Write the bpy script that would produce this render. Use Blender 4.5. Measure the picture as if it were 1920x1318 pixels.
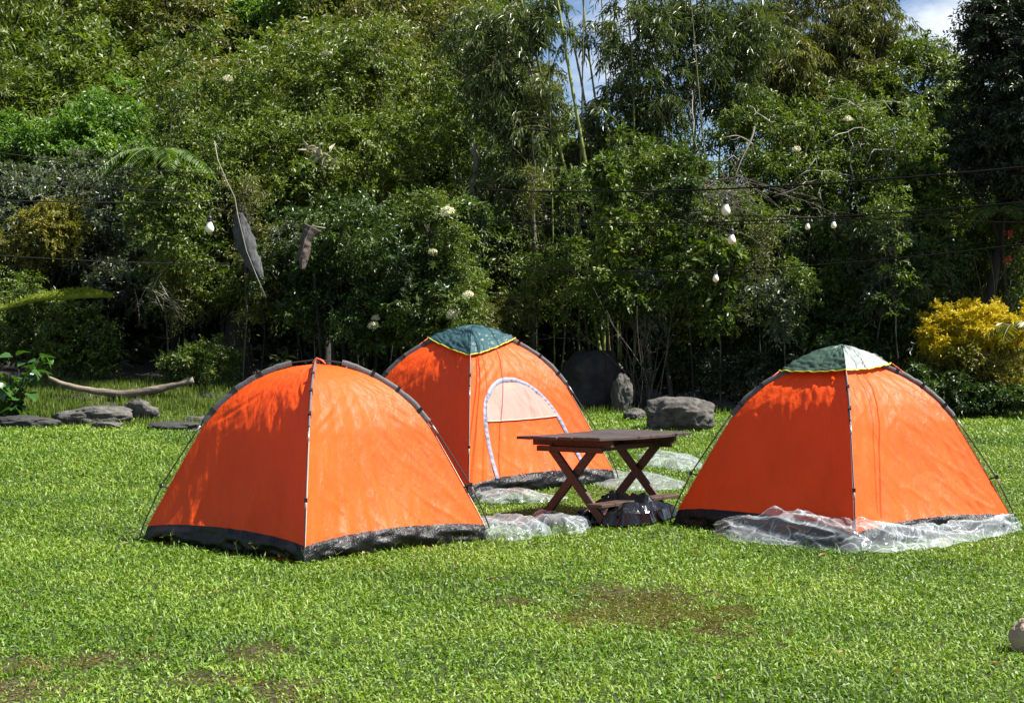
import bpy, math, random
import numpy as np
from mathutils import Vector, Matrix, noise as mnoise

for o in list(bpy.data.objects):
    bpy.data.objects.remove(o)
scene = bpy.context.scene
COL = scene.collection

# ------------------------------------------------------------------ camera
CAM_H = 1.5
F = 3000.0                     # focal length in photograph pixels
cam_d = bpy.data.cameras.new('camera')
cam_d.sensor_width = 36.0
cam_d.lens = F / 1920.0 * 36.0
cam_d.clip_start = 0.05
cam_d.clip_end = 2000
cam = bpy.data.objects.new('camera', cam_d)
COL.objects.link(cam)
cam.location = (0, 0, CAM_H)
cam.rotation_euler = (math.radians(90), 0, 0)
scene.camera = cam

# ------------------------------------------------------------------ light
SUN_EL = math.radians(54)
SUN_AZ = math.radians(-7)      # measured from +X towards +Y
sdir = Vector((math.cos(SUN_EL) * math.cos(SUN_AZ), math.cos(SUN_EL) * math.sin(SUN_AZ), math.sin(SUN_EL)))
sun_d = bpy.data.lights.new('sun', 'SUN')
sun_d.energy = 5.0
sun_d.angle = math.radians(0.5)
sun_d.color = (1.0, 0.95, 0.86)
sun = bpy.data.objects.new('sun', sun_d)
COL.objects.link(sun)
sun.rotation_euler = (-sdir).to_track_quat('-Z', 'Y').to_euler()

world = bpy.data.worlds.new('World')
scene.world = world
world.use_nodes = True
wn = world.node_tree
bg = wn.nodes['Background']
sky = wn.nodes.new('ShaderNodeTexSky')
sky.sky_type = 'NISHITA'
sky.sun_disc = False
sky.sun_elevation = SUN_EL
sky.sun_rotation = math.pi / 2 - SUN_AZ
sky.altitude = 2400
sky.air_density = 1.0
sky.dust_density = 0.1
# soft clouds all over the sky
wtc = wn.nodes.new('ShaderNodeTexCoord')
wmap = wn.nodes.new('ShaderNodeMapping'); wmap.inputs['Scale'].default_value = (1, 1, 2.2)
wno = wn.nodes.new('ShaderNodeTexNoise'); wno.inputs['Scale'].default_value = 5.0
wno.inputs['Detail'].default_value = 7; wno.inputs['Roughness'].default_value = 0.6
wra = wn.nodes.new('ShaderNodeValToRGB')
wra.color_ramp.elements[0].position = 0.52; wra.color_ramp.elements[0].color = (0, 0, 0, 1)
wra.color_ramp.elements[1].position = 0.66; wra.color_ramp.elements[1].color = (.8, .8, .8, 1)
wmix = wn.nodes.new('ShaderNodeMixRGB'); wmix.inputs[2].default_value = (8.5, 8.7, 9.0, 1)
wn.links.new(wtc.outputs['Generated'], wmap.inputs[0]); wn.links.new(wmap.outputs[0], wno.inputs['Vector'])
wn.links.new(wno.outputs['Fac'], wra.inputs[0]); wn.links.new(wra.outputs[0], wmix.inputs[0])
wn.links.new(sky.outputs[0], wmix.inputs[1]); wn.links.new(wmix.outputs[0], bg.inputs['Color'])
bg.inputs['Strength'].default_value = 0.05

vs = scene.view_settings
vs.view_transform = 'Standard'
vs.look = 'None'
vs.gamma = 1.0
vs.use_curve_mapping = False
vs.exposure = 1.5
try:
    cy = scene.cycles
    cy.max_bounces = 6; cy.diffuse_bounces = 2; cy.glossy_bounces = 2
    cy.transmission_bounces = 4; cy.transparent_max_bounces = 10
except Exception:
    pass

# ------------------------------------------------------------------ numeric helpers
def _hash(i, j, k, seed):
    h = (i.astype(np.int64) * 374761393 + j.astype(np.int64) * 668265263 + k.astype(np.int64) * 2147483647 + seed * 974711) & 0x7fffffff
    h = ((h ^ (h >> 13)) * 1274126177) & 0x7fffffff
    h = (h ^ (h >> 16)) & 0xffff
    return h / 65535.0

def vnoise(x, y, z=None, seed=0):
    """value noise in -1..1"""
    x = np.asarray(x, float); y = np.asarray(y, float) + 0 * x
    x = x + 0 * y
    z = np.zeros_like(x) if z is None else np.asarray(z, float) + 0 * x
    xi, yi, zi = np.floor(x), np.floor(y), np.floor(z)
    fx, fy, fz = x - xi, y - yi, z - zi
    fx, fy, fz = [f * f * (3 - 2 * f) for f in (fx, fy, fz)]
    r = 0
    for a in (0, 1):
        for b in (0, 1):
            for c in (0, 1):
                w = (fx if a else 1 - fx) * (fy if b else 1 - fy) * (fz if c else 1 - fz)
                r = r + w * _hash(xi + a, yi + b, zi + c, seed)
    return r * 2 - 1

def fbm(x, y, z=None, seed=0, oct=4):
    r, a = 0, 1.0
    for o in range(oct):
        k = 2.03 ** o
        r = r + a * vnoise(np.asarray(x) * k, np.asarray(y) * k, None if z is None else np.asarray(z) * k, seed + o * 17)
        a *= .5
    return r / 1.9

def sstep(a, b, x):
    t = np.clip((np.asarray(x, float) - a) / (b - a), 0, 1)
    return t * t * (3 - 2 * t)

def nrm(v):
    return v / np.maximum(np.linalg.norm(v, axis=-1, keepdims=True), 1e-9)

# ------------------------------------------------------------------ ground height
def gz(x, y):
    x = np.asarray(x, float); y = np.asarray(y, float)
    d = y - 12
    z = .03 * (np.sqrt(d * d + 1) + d) * .5                                     # lawn rises gently
    z = z + .012 * vnoise(x * .8, y * .8, seed=3) * sstep(5, 8, y)
    # grassy bank on the left, forest floor beyond the lawn
    z = z + .42 * sstep(24.2, 27.5, y) * sstep(-3.2, -5.2, x)
    z = z + .25 * sstep(27.5, 32, y)
    hs = .62 - .56 * sstep(-5, 4, x)
    e = np.maximum(y - 33, 0)
    z = z + hs * e * e / (e + 6)
    z = z + (.35 * fbm(x * .3, y * .3, seed=8)) * sstep(29, 36, y)
    return z

def G(px, Y):
    """ground point under photograph column px at depth Y"""
    x = (px - 960) / F * Y
    return Vector((x, Y, float(gz(x, Y))))

def P(px, py, Y):
    return Vector(((px - 960) / F * Y, Y, CAM_H + (659 - py) / F * Y))

# ------------------------------------------------------------------ object helpers
def tag(o, label=None, cat=None, group=None, kind=None):
    if label: o['label'] = label
    if cat: o['category'] = cat
    if group: o['group'] = group
    if kind: o['kind'] = kind
    return o

def empty(name, loc=(0, 0, 0), rz=0):
    o = bpy.data.objects.new(name, None)
    COL.objects.link(o)
    o.location = loc
    o.rotation_euler = (0, 0, rz)
    o.empty_display_size = .1
    return o

def link(name, me, parent=None, loc=None):
    o = bpy.data.objects.new(name, me)
    COL.objects.link(o)
    if parent is not None: o.parent = parent
    if loc is not None: o.location = loc
    return o

def mesh_np(name, V, polys, mat, smooth=False):
    """V (n,3); polys: list of int arrays (m,k) with the same k per array"""
    me = bpy.data.meshes.new(name)
    V = np.asarray(V, np.float32)
    if not isinstance(polys, (list, tuple)): polys = [polys]
    polys = [np.asarray(p, np.int32) for p in polys if len(p)]
    nl = sum(p.size for p in polys); npoly = sum(len(p) for p in polys)
    me.vertices.add(len(V)); me.vertices.foreach_set('co', V.ravel())
    me.loops.add(nl); me.loops.foreach_set('vertex_index', np.concatenate([p.ravel() for p in polys]))
    me.polygons.add(npoly)
    tot = np.concatenate([np.full(len(p), p.shape[1], np.int32) for p in polys])
    st = np.concatenate([[0], np.cumsum(tot)[:-1]]).astype(np.int32)
    me.polygons.foreach_set('loop_start', st)
    me.polygons.foreach_set('loop_total', tot)
    me.polygons.foreach_set('use_smooth', np.full(npoly, smooth, bool))
    me.update(calc_edges=True)
    me.validate()
    if mat is not None: me.materials.append(mat)
    return me

def grid_faces(nu, nv, wrap_u=False):
    i, j = np.meshgrid(np.arange(nu if wrap_u else nu - 1), np.arange(nv - 1), indexing='ij')
    a = i * nv + j
    b = ((i + 1) % nu) * nv + j
    return np.stack([a, b, b + 1, a + 1], -1).reshape(-1, 4)

class Geo:
    """collects vertices/faces for one mesh"""
    def __init__(s): s.V = []; s.T = []; s.Q = []; s.n = 0
    def add(s, V, T=None, Q=None):
        V = np.asarray(V, float)
        if T is not None and len(T): s.T.append(np.asarray(T) + s.n)
        if Q is not None and len(Q): s.Q.append(np.asarray(Q) + s.n)
        s.V.append(V); s.n += len(V)
        return s
    def tube(s, pts, rad, k=6, cap=True):
        pts = np.array([tuple(p) for p in pts], float); n = len(pts)
        rad = np.full(n, rad, float) if np.isscalar(rad) else np.asarray(rad, float)
        t = nrm(np.gradient(pts, axis=0))
        ref = np.array([0, 0, 1.]) if abs(t[:, 2]).mean() < .8 else np.array([1., 0, 0])
        a = nrm(np.cross(t, ref)); b = np.cross(t, a)
        th = np.arange(k) * 2 * np.pi / k
        ring = pts[:, None] + rad[:, None, None] * (np.cos(th)[None, :, None] * a[:, None] + np.sin(th)[None, :, None] * b[:, None])
        V = ring.reshape(-1, 3)
        i, j = np.meshgrid(np.arange(n - 1), np.arange(k), indexing='ij')
        q = np.stack([i * k + j, i * k + (j + 1) % k, (i + 1) * k + (j + 1) % k, (i + 1) * k + j], -1).reshape(-1, 4)
        T = []
        if cap:
            V = np.vstack([V, pts[:1], pts[-1:]])
            c0, c1 = n * k, n * k + 1
            for j in range(k):
                T.append((c0, (j + 1) % k, j)); T.append((c1, (n - 1) * k + j, (n - 1) * k + (j + 1) % k))
        return s.add(V, T, q)
    def box(s, c, ax, half):
        """c centre, ax 3 unit axes, half sizes; bevel-free box with slightly chamfered look left to bump"""
        c = np.array(tuple(c), float); ax = np.array([tuple(a) for a in ax], float); half = np.asarray(half, float)
        sg = np.array([(x, y, z) for x in (-1, 1) for y in (-1, 1) for z in (-1, 1)], float)
        V = c + (sg * half) @ ax
        q = [(0, 1, 3, 2), (4, 6, 7, 5), (0, 4, 5, 1), (2, 3, 7, 6), (0, 2, 6, 4), (1, 5, 7, 3)]
        return s.add(V, None, q)
    def mesh(s, name, mat, smooth=False):
        V = np.vstack(s.V)
        polys = []
        if s.T: polys.append(np.vstack(s.T))
        if s.Q: polys.append(np.vstack(s.Q))
        return mesh_np(name, V, polys, mat, smooth)

# ------------------------------------------------------------------ materials
def mat_base(name):
    m = bpy.data.materials.new(name); m.use_nodes = True
    nt = m.node_tree
    return m, nt, nt.nodes['Principled BSDF'], nt.nodes['Material Output']

def node(nt, t, **kw):
    n = nt.nodes.new(t)
    for k, v in kw.items():
        if k in n.inputs: n.inputs[k].default_value = v
        else: setattr(n, k, v)
    return n

def ramp(nt, stops):
    r = nt.nodes.new('ShaderNodeValToRGB')
    el = r.color_ramp.elements
    while len(el) < len(stops): el.new(.5)
    for e, (p, c) in zip(el, stops):
        e.position = p; e.color = (*c, 1)
    return r

def leaf_mat(name, stops, rough=.46, trans=.26, nscale=.9, spec=.4, tint=(.30, .34, .06), sheen=0):
    m, nt, b, out = mat_base(name)
    g = node(nt, 'ShaderNodeNewGeometry')
    no = node(nt, 'ShaderNodeTexNoise', Scale=nscale, Detail=2.0)
    nt.links.new(g.outputs['Position'], no.inputs['Vector'])
    mx = node(nt, 'ShaderNodeMath', operation='MULTIPLY_ADD'); mx.inputs[1].default_value = .62; 
    nt.links.new(g.outputs['Random Per Island'], mx.inputs[0])
    m2 = node(nt, 'ShaderNodeMath', operation='MULTIPLY_ADD'); m2.inputs[1].default_value = 1.1; m2.inputs[2].default_value = -.36
    nt.links.new(no.outputs['Fac'], m2.inputs[0]); nt.links.new(m2.outputs[0], mx.inputs[2])
    r = ramp(nt, stops)
    nt.links.new(mx.outputs[0], r.inputs[0])
    nt.links.new(r.outputs[0], b.inputs['Base Color'])
    b.inputs['Roughness'].default_value = rough
    b.inputs['Specular IOR Level'].default_value = spec
    tr = node(nt, 'ShaderNodeBsdfTranslucent')
    hm = node(nt, 'ShaderNodeMixRGB', blend_type='MULTIPLY'); hm.inputs[0].default_value = 1
    hm.inputs[2].default_value = (tint[0] * 5, tint[1] * 5, tint[2] * 5, 1)
    nt.links.new(r.outputs[0], hm.inputs[1]); nt.links.new(hm.outputs[0], tr.inputs['Color'])
    ms = node(nt, 'ShaderNodeMixShader'); ms.inputs[0].default_value = trans
    nt.links.new(b.outputs[0], ms.inputs[1]); nt.links.new(tr.outputs[0], ms.inputs[2])
    nt.links.new(ms.outputs[0], out.inputs[0])
    return m

def simple_mat(name, col, rough=.6, nscale=8, var=.35, bump=.3, bscale=20, spec=.5, coords='Object', stretch=(1, 1, 1), metallic=0, col2=None, bdist=.01):
    m, nt, b, out = mat_base(name)
    tc = node(nt, 'ShaderNodeTexCoord'); mp = node(nt, 'ShaderNodeMapping'); mp.inputs['Scale'].default_value = stretch
    nt.links.new(tc.outputs[coords], mp.inputs[0])
    no = node(nt, 'ShaderNodeTexNoise', Scale=nscale, Detail=6.0, Roughness=.65)
    nt.links.new(mp.outputs[0], no.inputs['Vector'])
    c = np.array(col); c2 = c * (1 - var) if col2 is None else np.array(col2)
    r = ramp(nt, [(.3, tuple(c2)), (.68, tuple(np.minimum(c * (1 + var * .6), 1)))])
    nt.links.new(no.outputs['Fac'], r.inputs[0]); nt.links.new(r.outputs[0], b.inputs['Base Color'])
    b.inputs['Roughness'].default_value = rough; b.inputs['Specular IOR Level'].default_value = spec
    b.inputs['Metallic'].default_value = metallic
    if bump:
        n2 = node(nt, 'ShaderNodeTexNoise', Scale=bscale, Detail=8.0, Roughness=.7)
        nt.links.new(mp.outputs[0], n2.inputs['Vector'])
        bp = node(nt, 'ShaderNodeBump', Strength=bump, Distance=bdist)
        nt.links.new(n2.outputs['Fac'], bp.inputs['Height']); nt.links.new(bp.outputs[0], b.inputs['Normal'])
    return m

M = {}
M['leaf_mid'] = leaf_mat('leaf_mid', [(0, (.018, .034, .006)), (.35, (.052, .085, .012)), (.7, (.105, .148, .020)), (1, (.19, .22, .045))])
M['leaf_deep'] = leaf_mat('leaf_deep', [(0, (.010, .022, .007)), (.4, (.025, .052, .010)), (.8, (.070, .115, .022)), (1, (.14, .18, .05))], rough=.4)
M['leaf_bright'] = leaf_mat('leaf_bright', [(0, (.035, .085, .012)), (.4, (.075, .15, .022)), (.8, (.12, .20, .035)), (1, (.19, .25, .05))], trans=.35)
M['leaf_olive'] = leaf_mat('leaf_olive', [(0, (.030, .040, .012)), (.4, (.085, .095, .022)), (.75, (.145, .145, .035)), (1, (.21, .19, .06))], nscale=.5)
M['leaf_hill'] = leaf_mat('leaf_hill', [(0, (.030, .048, .012)), (.4, (.078, .112, .014)), (.75, (.135, .175, .024)), (1, (.21, .23, .045))], nscale=.35)
M['leaf_ochre'] = leaf_mat('leaf_ochre', [(0, (.04, .06, .010)), (.5, (.115, .115, .015)), (1, (.24, .20, .025))])
M['leaf_yellow'] = leaf_mat('leaf_yellow', [(0, (.10, .14, .010)), (.22, (.40, .33, .010)), (.6, (.58, .46, .012)), (1, (.72, .58, .03))], trans=.3, tint=(.22, .2, .1))
M['leaf_yellowgreen'] = leaf_mat('leaf_yellowgreen', [(0, (.06, .09, .012)), (.5, (.14, .14, .02)), (1, (.34, .26, .03))])
M['leaf_bamboo'] = leaf_mat('leaf_bamboo', [(0, (.022, .040, .014)), (.4, (.055, .080, .024)), (.8, (.10, .125, .045)), (1, (.20, .20, .09))], rough=.34, trans=.25)
M['leaf_grey'] = leaf_mat('leaf_grey', [(0, (.030, .045, .028)), (.5, (.075, .095, .062)), (1, (.16, .18, .13))], rough=.34)
M['leaf_dark'] = leaf_mat('leaf_dark', [(0, (.008, .015, .006)), (.5, (.016, .028, .010)), (1, (.035, .055, .018))], trans=.15)  # shade of the thicket put into a darker leaf colour
M['leaf_big'] = leaf_mat('leaf_big', [(0, (.020, .060, .014)), (.5, (.04, .10, .020)), (1, (.07, .15, .03))], rough=.3)
M['fern'] = leaf_mat('fern', [(0, (.04, .075, .012)), (.5, (.075, .125, .022)), (1, (.12, .17, .04))], trans=.3)
M['flower'] = leaf_mat('flower', [(0, (.55, .52, .32)), (.5, (.70, .68, .45)), (1, (.80, .78, .62))], trans=.2, tint=(.2, .2, .18))
M['red_flower'] = leaf_mat('red_flower', [(0, (.35, .03, .02)), (1, (.6, .08, .05))], trans=.2, tint=(.2, .1, .1))
M['grass'] = leaf_mat('grass', [(0, (.018, .052, .004)), (.3, (.080, .155, .009)), (.7, (.148, .235, .018)), (1, (.29, .34, .065))], rough=.5, trans=.22, nscale=.55, spec=.35)
M['weed'] = leaf_mat('weed', [(0, (.05, .09, .012)), (.5, (.11, .16, .025)), (1, (.2, .23, .06))], trans=.35)
M['bark'] = simple_mat('bark', (.09, .075, .058), .85, 6, .5, .6, 18, stretch=(1, 1, .25))
M['bark_dark'] = simple_mat('bark_dark', (.022, .018, .014), .9, 6, .5, .6, 18, stretch=(1, 1, .25))
M['bark_pale'] = simple_mat('bark_pale', (.25, .23, .19), .8, 5, .5, .5, 20, stretch=(1, 1, .3))
M['log'] = simple_mat('log', (.20, .16, .12), .85, 5, .6, 1.0, 16, stretch=(.25, 1, 1), bdist=.03)
M['dry'] = simple_mat('dry', (.055, .058, .062), .8, 9, .6, .9, 26, stretch=(4, 1, .6), bdist=.02)
M['rock'] = simple_mat('rock', (.095, .088, .08), .9, 6, .75, 1.0, 14, bdist=.05)
M['rock_dark'] = simple_mat('rock_dark', (.030, .029, .028), .85, 3, .6, .8, 8, bdist=.03)  # darkened so the colour carries the canopy's shade on the big boulder
M['rock_tan'] = simple_mat('rock_tan', (.36, .27, .19), .9, 3, .4, .7, 9, bdist=.02)
M['moss'] = simple_mat('moss', (.16, .20, .015), .95, 9, .5, .9, 60)
M['wire'] = simple_mat('wire', (.004, .004, .004), .85, 5, .1, 0, spec=.15)
M['socket'] = simple_mat('socket', (.014, .015, .018), .45, 30, .2, .1, 60)
M['bulb'] = simple_mat('bulb', (.74, .72, .58), .22, 3, .08, 0)
M['pole'] = simple_mat('pole', (.03, .03, .032), .32, 30, .2, 0)
M['ferrule'] = simple_mat('ferrule', (.35, .35, .35), .35, 30, .1, 0, metallic=.5)
M['sleeve'] = simple_mat('sleeve', (.085, .085, .09), .7, 25, .3, .4, 90)
M['clip'] = simple_mat('clip', (.012, .012, .013), .4, 20, .2, 0)
M['zip'] = simple_mat('zip', (.17, .18, .25), .6, 40, .25, .3, 80)
M['red_tie'] = simple_mat('red_tie', (.75, .12, .04), .6, 30, .2, 0)
M['piping'] = simple_mat('piping', (.62, .60, .03), .6, 30, .15, 0)

def wood_mat(name, c1, c2, scale=3.0, stretch=(1, 14, 14)):
    m, nt, b, out = mat_base(name)
    tc = node(nt, 'ShaderNodeTexCoord'); mp = node(nt, 'ShaderNodeMapping'); mp.inputs['Scale'].default_value = stretch
    oi = node(nt, 'ShaderNodeObjectInfo')
    va = node(nt, 'ShaderNodeVectorMath', operation='ADD')
    nt.links.new(tc.outputs['Object'], va.inputs[0])
    sc = node(nt, 'ShaderNodeMath', operation='MULTIPLY'); sc.inputs[1].default_value = 13
    nt.links.new(oi.outputs['Random'], sc.inputs[0]); nt.links.new(sc.outputs[0], va.inputs[1])
    nt.links.new(va.outputs[0], mp.inputs[0])
    no = node(nt, 'ShaderNodeTexNoise', Scale=scale, Detail=8.0, Roughness=.7)
    nt.links.new(mp.outputs[0], no.inputs['Vector'])
    r = ramp(nt, [(.28, c1), (.52, tuple((np.array(c1) + np.array(c2)) / 2)), (.75, c2)])
    nt.links.new(no.outputs['Fac'], r.inputs[0]); nt.links.new(r.outputs[0], b.inputs['Base Color'])
    b.inputs['Roughness'].default_value = .58
    bp = node(nt, 'ShaderNodeBump', Strength=.5, Distance=.004)
    nt.links.new(no.outputs['Fac'], bp.inputs['Height']); nt.links.new(bp.outputs[0], b.inputs['Normal'])
    return m
M['table_wood'] = wood_mat('table_wood', (.014, .010, .009), (.085, .058, .052))
M['leg_wood'] = wood_mat('leg_wood', (.020, .011, .008), (.095, .05, .034))

def fabric_mat(name, col, tcol, trans=.32, rough=.5):
    m, nt, b, out = mat_base(name)
    tc = node(nt, 'ShaderNodeTexCoord')
    no = node(nt, 'ShaderNodeTexNoise', Scale=2.2, Detail=4.0)
    nt.links.new(tc.outputs['Object'], no.inputs['Vector'])
    c = np.array(col)
    r = ramp(nt, [(.3, tuple(c * .88)), (.7, tuple(np.minimum(c * 1.05, 1)))])
    nt.links.new(no.outputs['Fac'], r.inputs[0]); nt.links.new(r.outputs[0], b.inputs['Base Color'])
    b.inputs['Roughness'].default_value = rough
    b.inputs['Specular IOR Level'].default_value = .22
    mp = node(nt, 'ShaderNodeMapping'); mp.inputs['Scale'].default_value = (7, 7, 1.6)
    nt.links.new(tc.outputs['Object'], mp.inputs[0])
    n2 = node(nt, 'ShaderNodeTexNoise', Scale=2.0, Detail=5.0, Roughness=.55, Distortion=.6)
    nt.links.new(mp.outputs[0], n2.inputs['Vector'])
    bp = node(nt, 'ShaderNodeBump', Strength=.55, Distance=.025)
    nt.links.new(n2.outputs['Fac'], bp.inputs['Height'])
    mp3 = node(nt, 'ShaderNodeMapping'); mp3.inputs['Scale'].default_value = (3.2, 3.2, 1.1); mp3.inputs['Rotation'].default_value = (.25, .2, 0)
    nt.links.new(tc.outputs['Object'], mp3.inputs[0])
    n3 = node(nt, 'ShaderNodeTexNoise', noise_type='RIDGED_MULTIFRACTAL', Scale=1.6, Detail=3.0, Roughness=.5, Distortion=.4)
    nt.links.new(mp3.outputs[0], n3.inputs['Vector'])
    bp3 = node(nt, 'ShaderNodeBump', Strength=.28, Distance=.012)
    nt.links.new(n3.outputs['Fac'], bp3.inputs['Height']); nt.links.new(bp.outputs[0], bp3.inputs['Normal'])
    nt.links.new(bp3.outputs[0], b.inputs['Normal'])
    tr = node(nt, 'ShaderNodeBsdfTranslucent', Color=(*tcol, 1))
    ms = node(nt, 'ShaderNodeMixShader'); ms.inputs[0].default_value = trans
    nt.links.new(b.outputs[0], ms.inputs[1]); nt.links.new(tr.outputs[0], ms.inputs[2])
    nt.links.new(ms.outputs[0], out.inputs[0])
    return m
M['orange'] = fabric_mat('orange', (.86, .092, .010), (.95, .005, .0001), trans=.21)
M['fly_teal'] = fabric_mat('fly_teal', (.035, .085, .095), (.03, .09, .09), trans=.2, rough=.38)
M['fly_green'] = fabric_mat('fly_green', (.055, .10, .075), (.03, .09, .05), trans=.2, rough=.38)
M['fly_sunlit'] = fabric_mat('fly_sunlit', (.28, .32, .315), (.4, .45, .42), trans=.2, rough=.4)  # sunlight on the grey-green fly put into a paler colour
M['mesh_pink'] = fabric_mat('mesh_pink', (.58, .30, .26), (.6, .2, .15), trans=.25, rough=.8)

def tarp_mat(name, col, rough, bscale, bstr, dist=.02, spec=.5):
    m, nt, b, out = mat_base(name)
    tc = node(nt, 'ShaderNodeTexCoord')
    b.inputs['Base Color'].default_value = (*col, 1); b.inputs['Specular IOR Level'].default_value = spec
    b.inputs['Roughness'].default_value = rough
    n2 = node(nt, 'ShaderNodeTexNoise', Scale=bscale, Detail=6.0, Roughness=.6, Distortion=1.2)
    nt.links.new(tc.outputs['Object'], n2.inputs['Vector'])
    bp = node(nt, 'ShaderNodeBump', Strength=bstr, Distance=dist)
    nt.links.new(n2.outputs['Fac'], bp.inputs['Height']); nt.links.new(bp.outputs[0], b.inputs['Normal'])
    return m
M['tarp'] = tarp_mat('tarp', (.006, .006, .007), .34, 26, .6, spec=.32)
M['bag'] = tarp_mat('bag', (.006, .006, .007), .12, 5, .35)

def plastic_mat(name, lo=.08):
    m, nt, b, out = mat_base(name)
    tc = node(nt, 'ShaderNodeTexCoord')
    b.inputs['Base Color'].default_value = (.66, .72, .76, 1)
    b.inputs['Roughness'].default_value = .09
    no = node(nt, 'ShaderNodeTexNoise', Scale=3.2, Detail=2.0, Roughness=.5, Distortion=1.4)
    nt.links.new(tc.outputs['Object'], no.inputs['Vector'])
    bp = node(nt, 'ShaderNodeBump', Strength=.22, Distance=.03)
    nt.links.new(no.outputs['Fac'], bp.inputs['Height']); nt.links.new(bp.outputs[0], b.inputs['Normal'])
    # white creases where the film is folded, hazier where it is seen edge-on
    cr = ramp(nt, [(.43, (0,) * 3), (.452, (.26,) * 3), (.460, (0,) * 3), (.530, (0,) * 3), (.545, (.30,) * 3), (.58, (.05,) * 3)])
    nt.links.new(no.outputs['Fac'], cr.inputs[0])
    lw = node(nt, 'ShaderNodeLayerWeight', Blend=.35)
    nt.links.new(bp.outputs[0], lw.inputs['Normal'])
    f1 = node(nt, 'ShaderNodeMath', operation='MULTIPLY_ADD'); f1.inputs[1].default_value = lo * 3.4; f1.inputs[2].default_value = lo
    nt.links.new(lw.outputs['Facing'], f1.inputs[0])
    f2 = node(nt, 'ShaderNodeMath', operation='ADD', use_clamp=True); nt.links.new(f1.outputs[0], f2.inputs[0]); nt.links.new(cr.outputs[0], f2.inputs[1])
    tr = node(nt, 'ShaderNodeBsdfTransparent', Color=(.90, .94, .95, 1))
    ms = node(nt, 'ShaderNodeMixShader')
    nt.links.new(f2.outputs[0], ms.inputs[0]); nt.links.new(tr.outputs[0], ms.inputs[1]); nt.links.new(b.outputs[0], ms.inputs[2])
    nt.links.new(ms.outputs[0], out.inputs[0])
    return m
M['plastic'] = plastic_mat('plastic')
M['plastic_white'] = plastic_mat('plastic_white', .062)

def leaf_geo(Pn, D, N, L, W, fold=.18, bend=.12):
    """folded diamond leaves: two triangles each"""
    D = nrm(D); S = nrm(np.cross(D, N)); N = np.cross(S, D)
    n = len(Pn)
    L = np.broadcast_to(L, n)[:, None]; W = np.broadcast_to(W, n)[:, None]
    mid = Pn + D * L * .45
    lf = mid + S * W * .5 + N * W * fold
    rt = mid - S * W * .5 + N * W * fold
    tip = Pn + D * L - N * L * bend
    V = np.stack([Pn, rt, tip, lf], 1).reshape(-1, 3)
    i = np.arange(n)[:, None] * 4
    T = np.concatenate([i + np.array([[0, 1, 2]]), i + np.array([[0, 2, 3]])])
    return V, T

# ------------------------------------------------------------------ ground
BARE = [(1215, 1135, .55, .22), (1120, 1150, .4, .15), (1340, 1165, .35, .2), (180, 1238, .3, .06), (60, 1245, .25, .06), (480, 1228, .22, .07),
        (545, 1300, .25, .07), (380, 1280, .18, .05), (20, 1295, .25, .09), (950, 1130, .25, .06), (1250, 1160, .5, .1)]
BARE_W = []
for (px, py, rx, ry) in BARE:
    Y = CAM_H * F / (py - 659)
    BARE_W.append(((px - 960) / F * Y, Y, rx, ry * 4.2))
def bare(x, y):
    b = np.zeros_like(x)
    nz = fbm(x * 11, y * 5, seed=41) * 1.1 + .5 * fbm(x * 3, y * 1.5, seed=43)
    for (cx, cy, rx, ry) in BARE_W:
        d = np.sqrt(((x - cx) / rx) ** 2 + ((y - cy) / ry) ** 2) + nz * .8
        b = np.maximum(b, 1 - sstep(.25, 1.1, d))
    return b
def lawn_edge(x):
    return 25.6 + 1.6 * sstep(-4, 0, x) + .9 * vnoise(x * .45, x * 0 + 2.2, seed=5) + .5 * sstep(3, 8, x)

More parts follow.
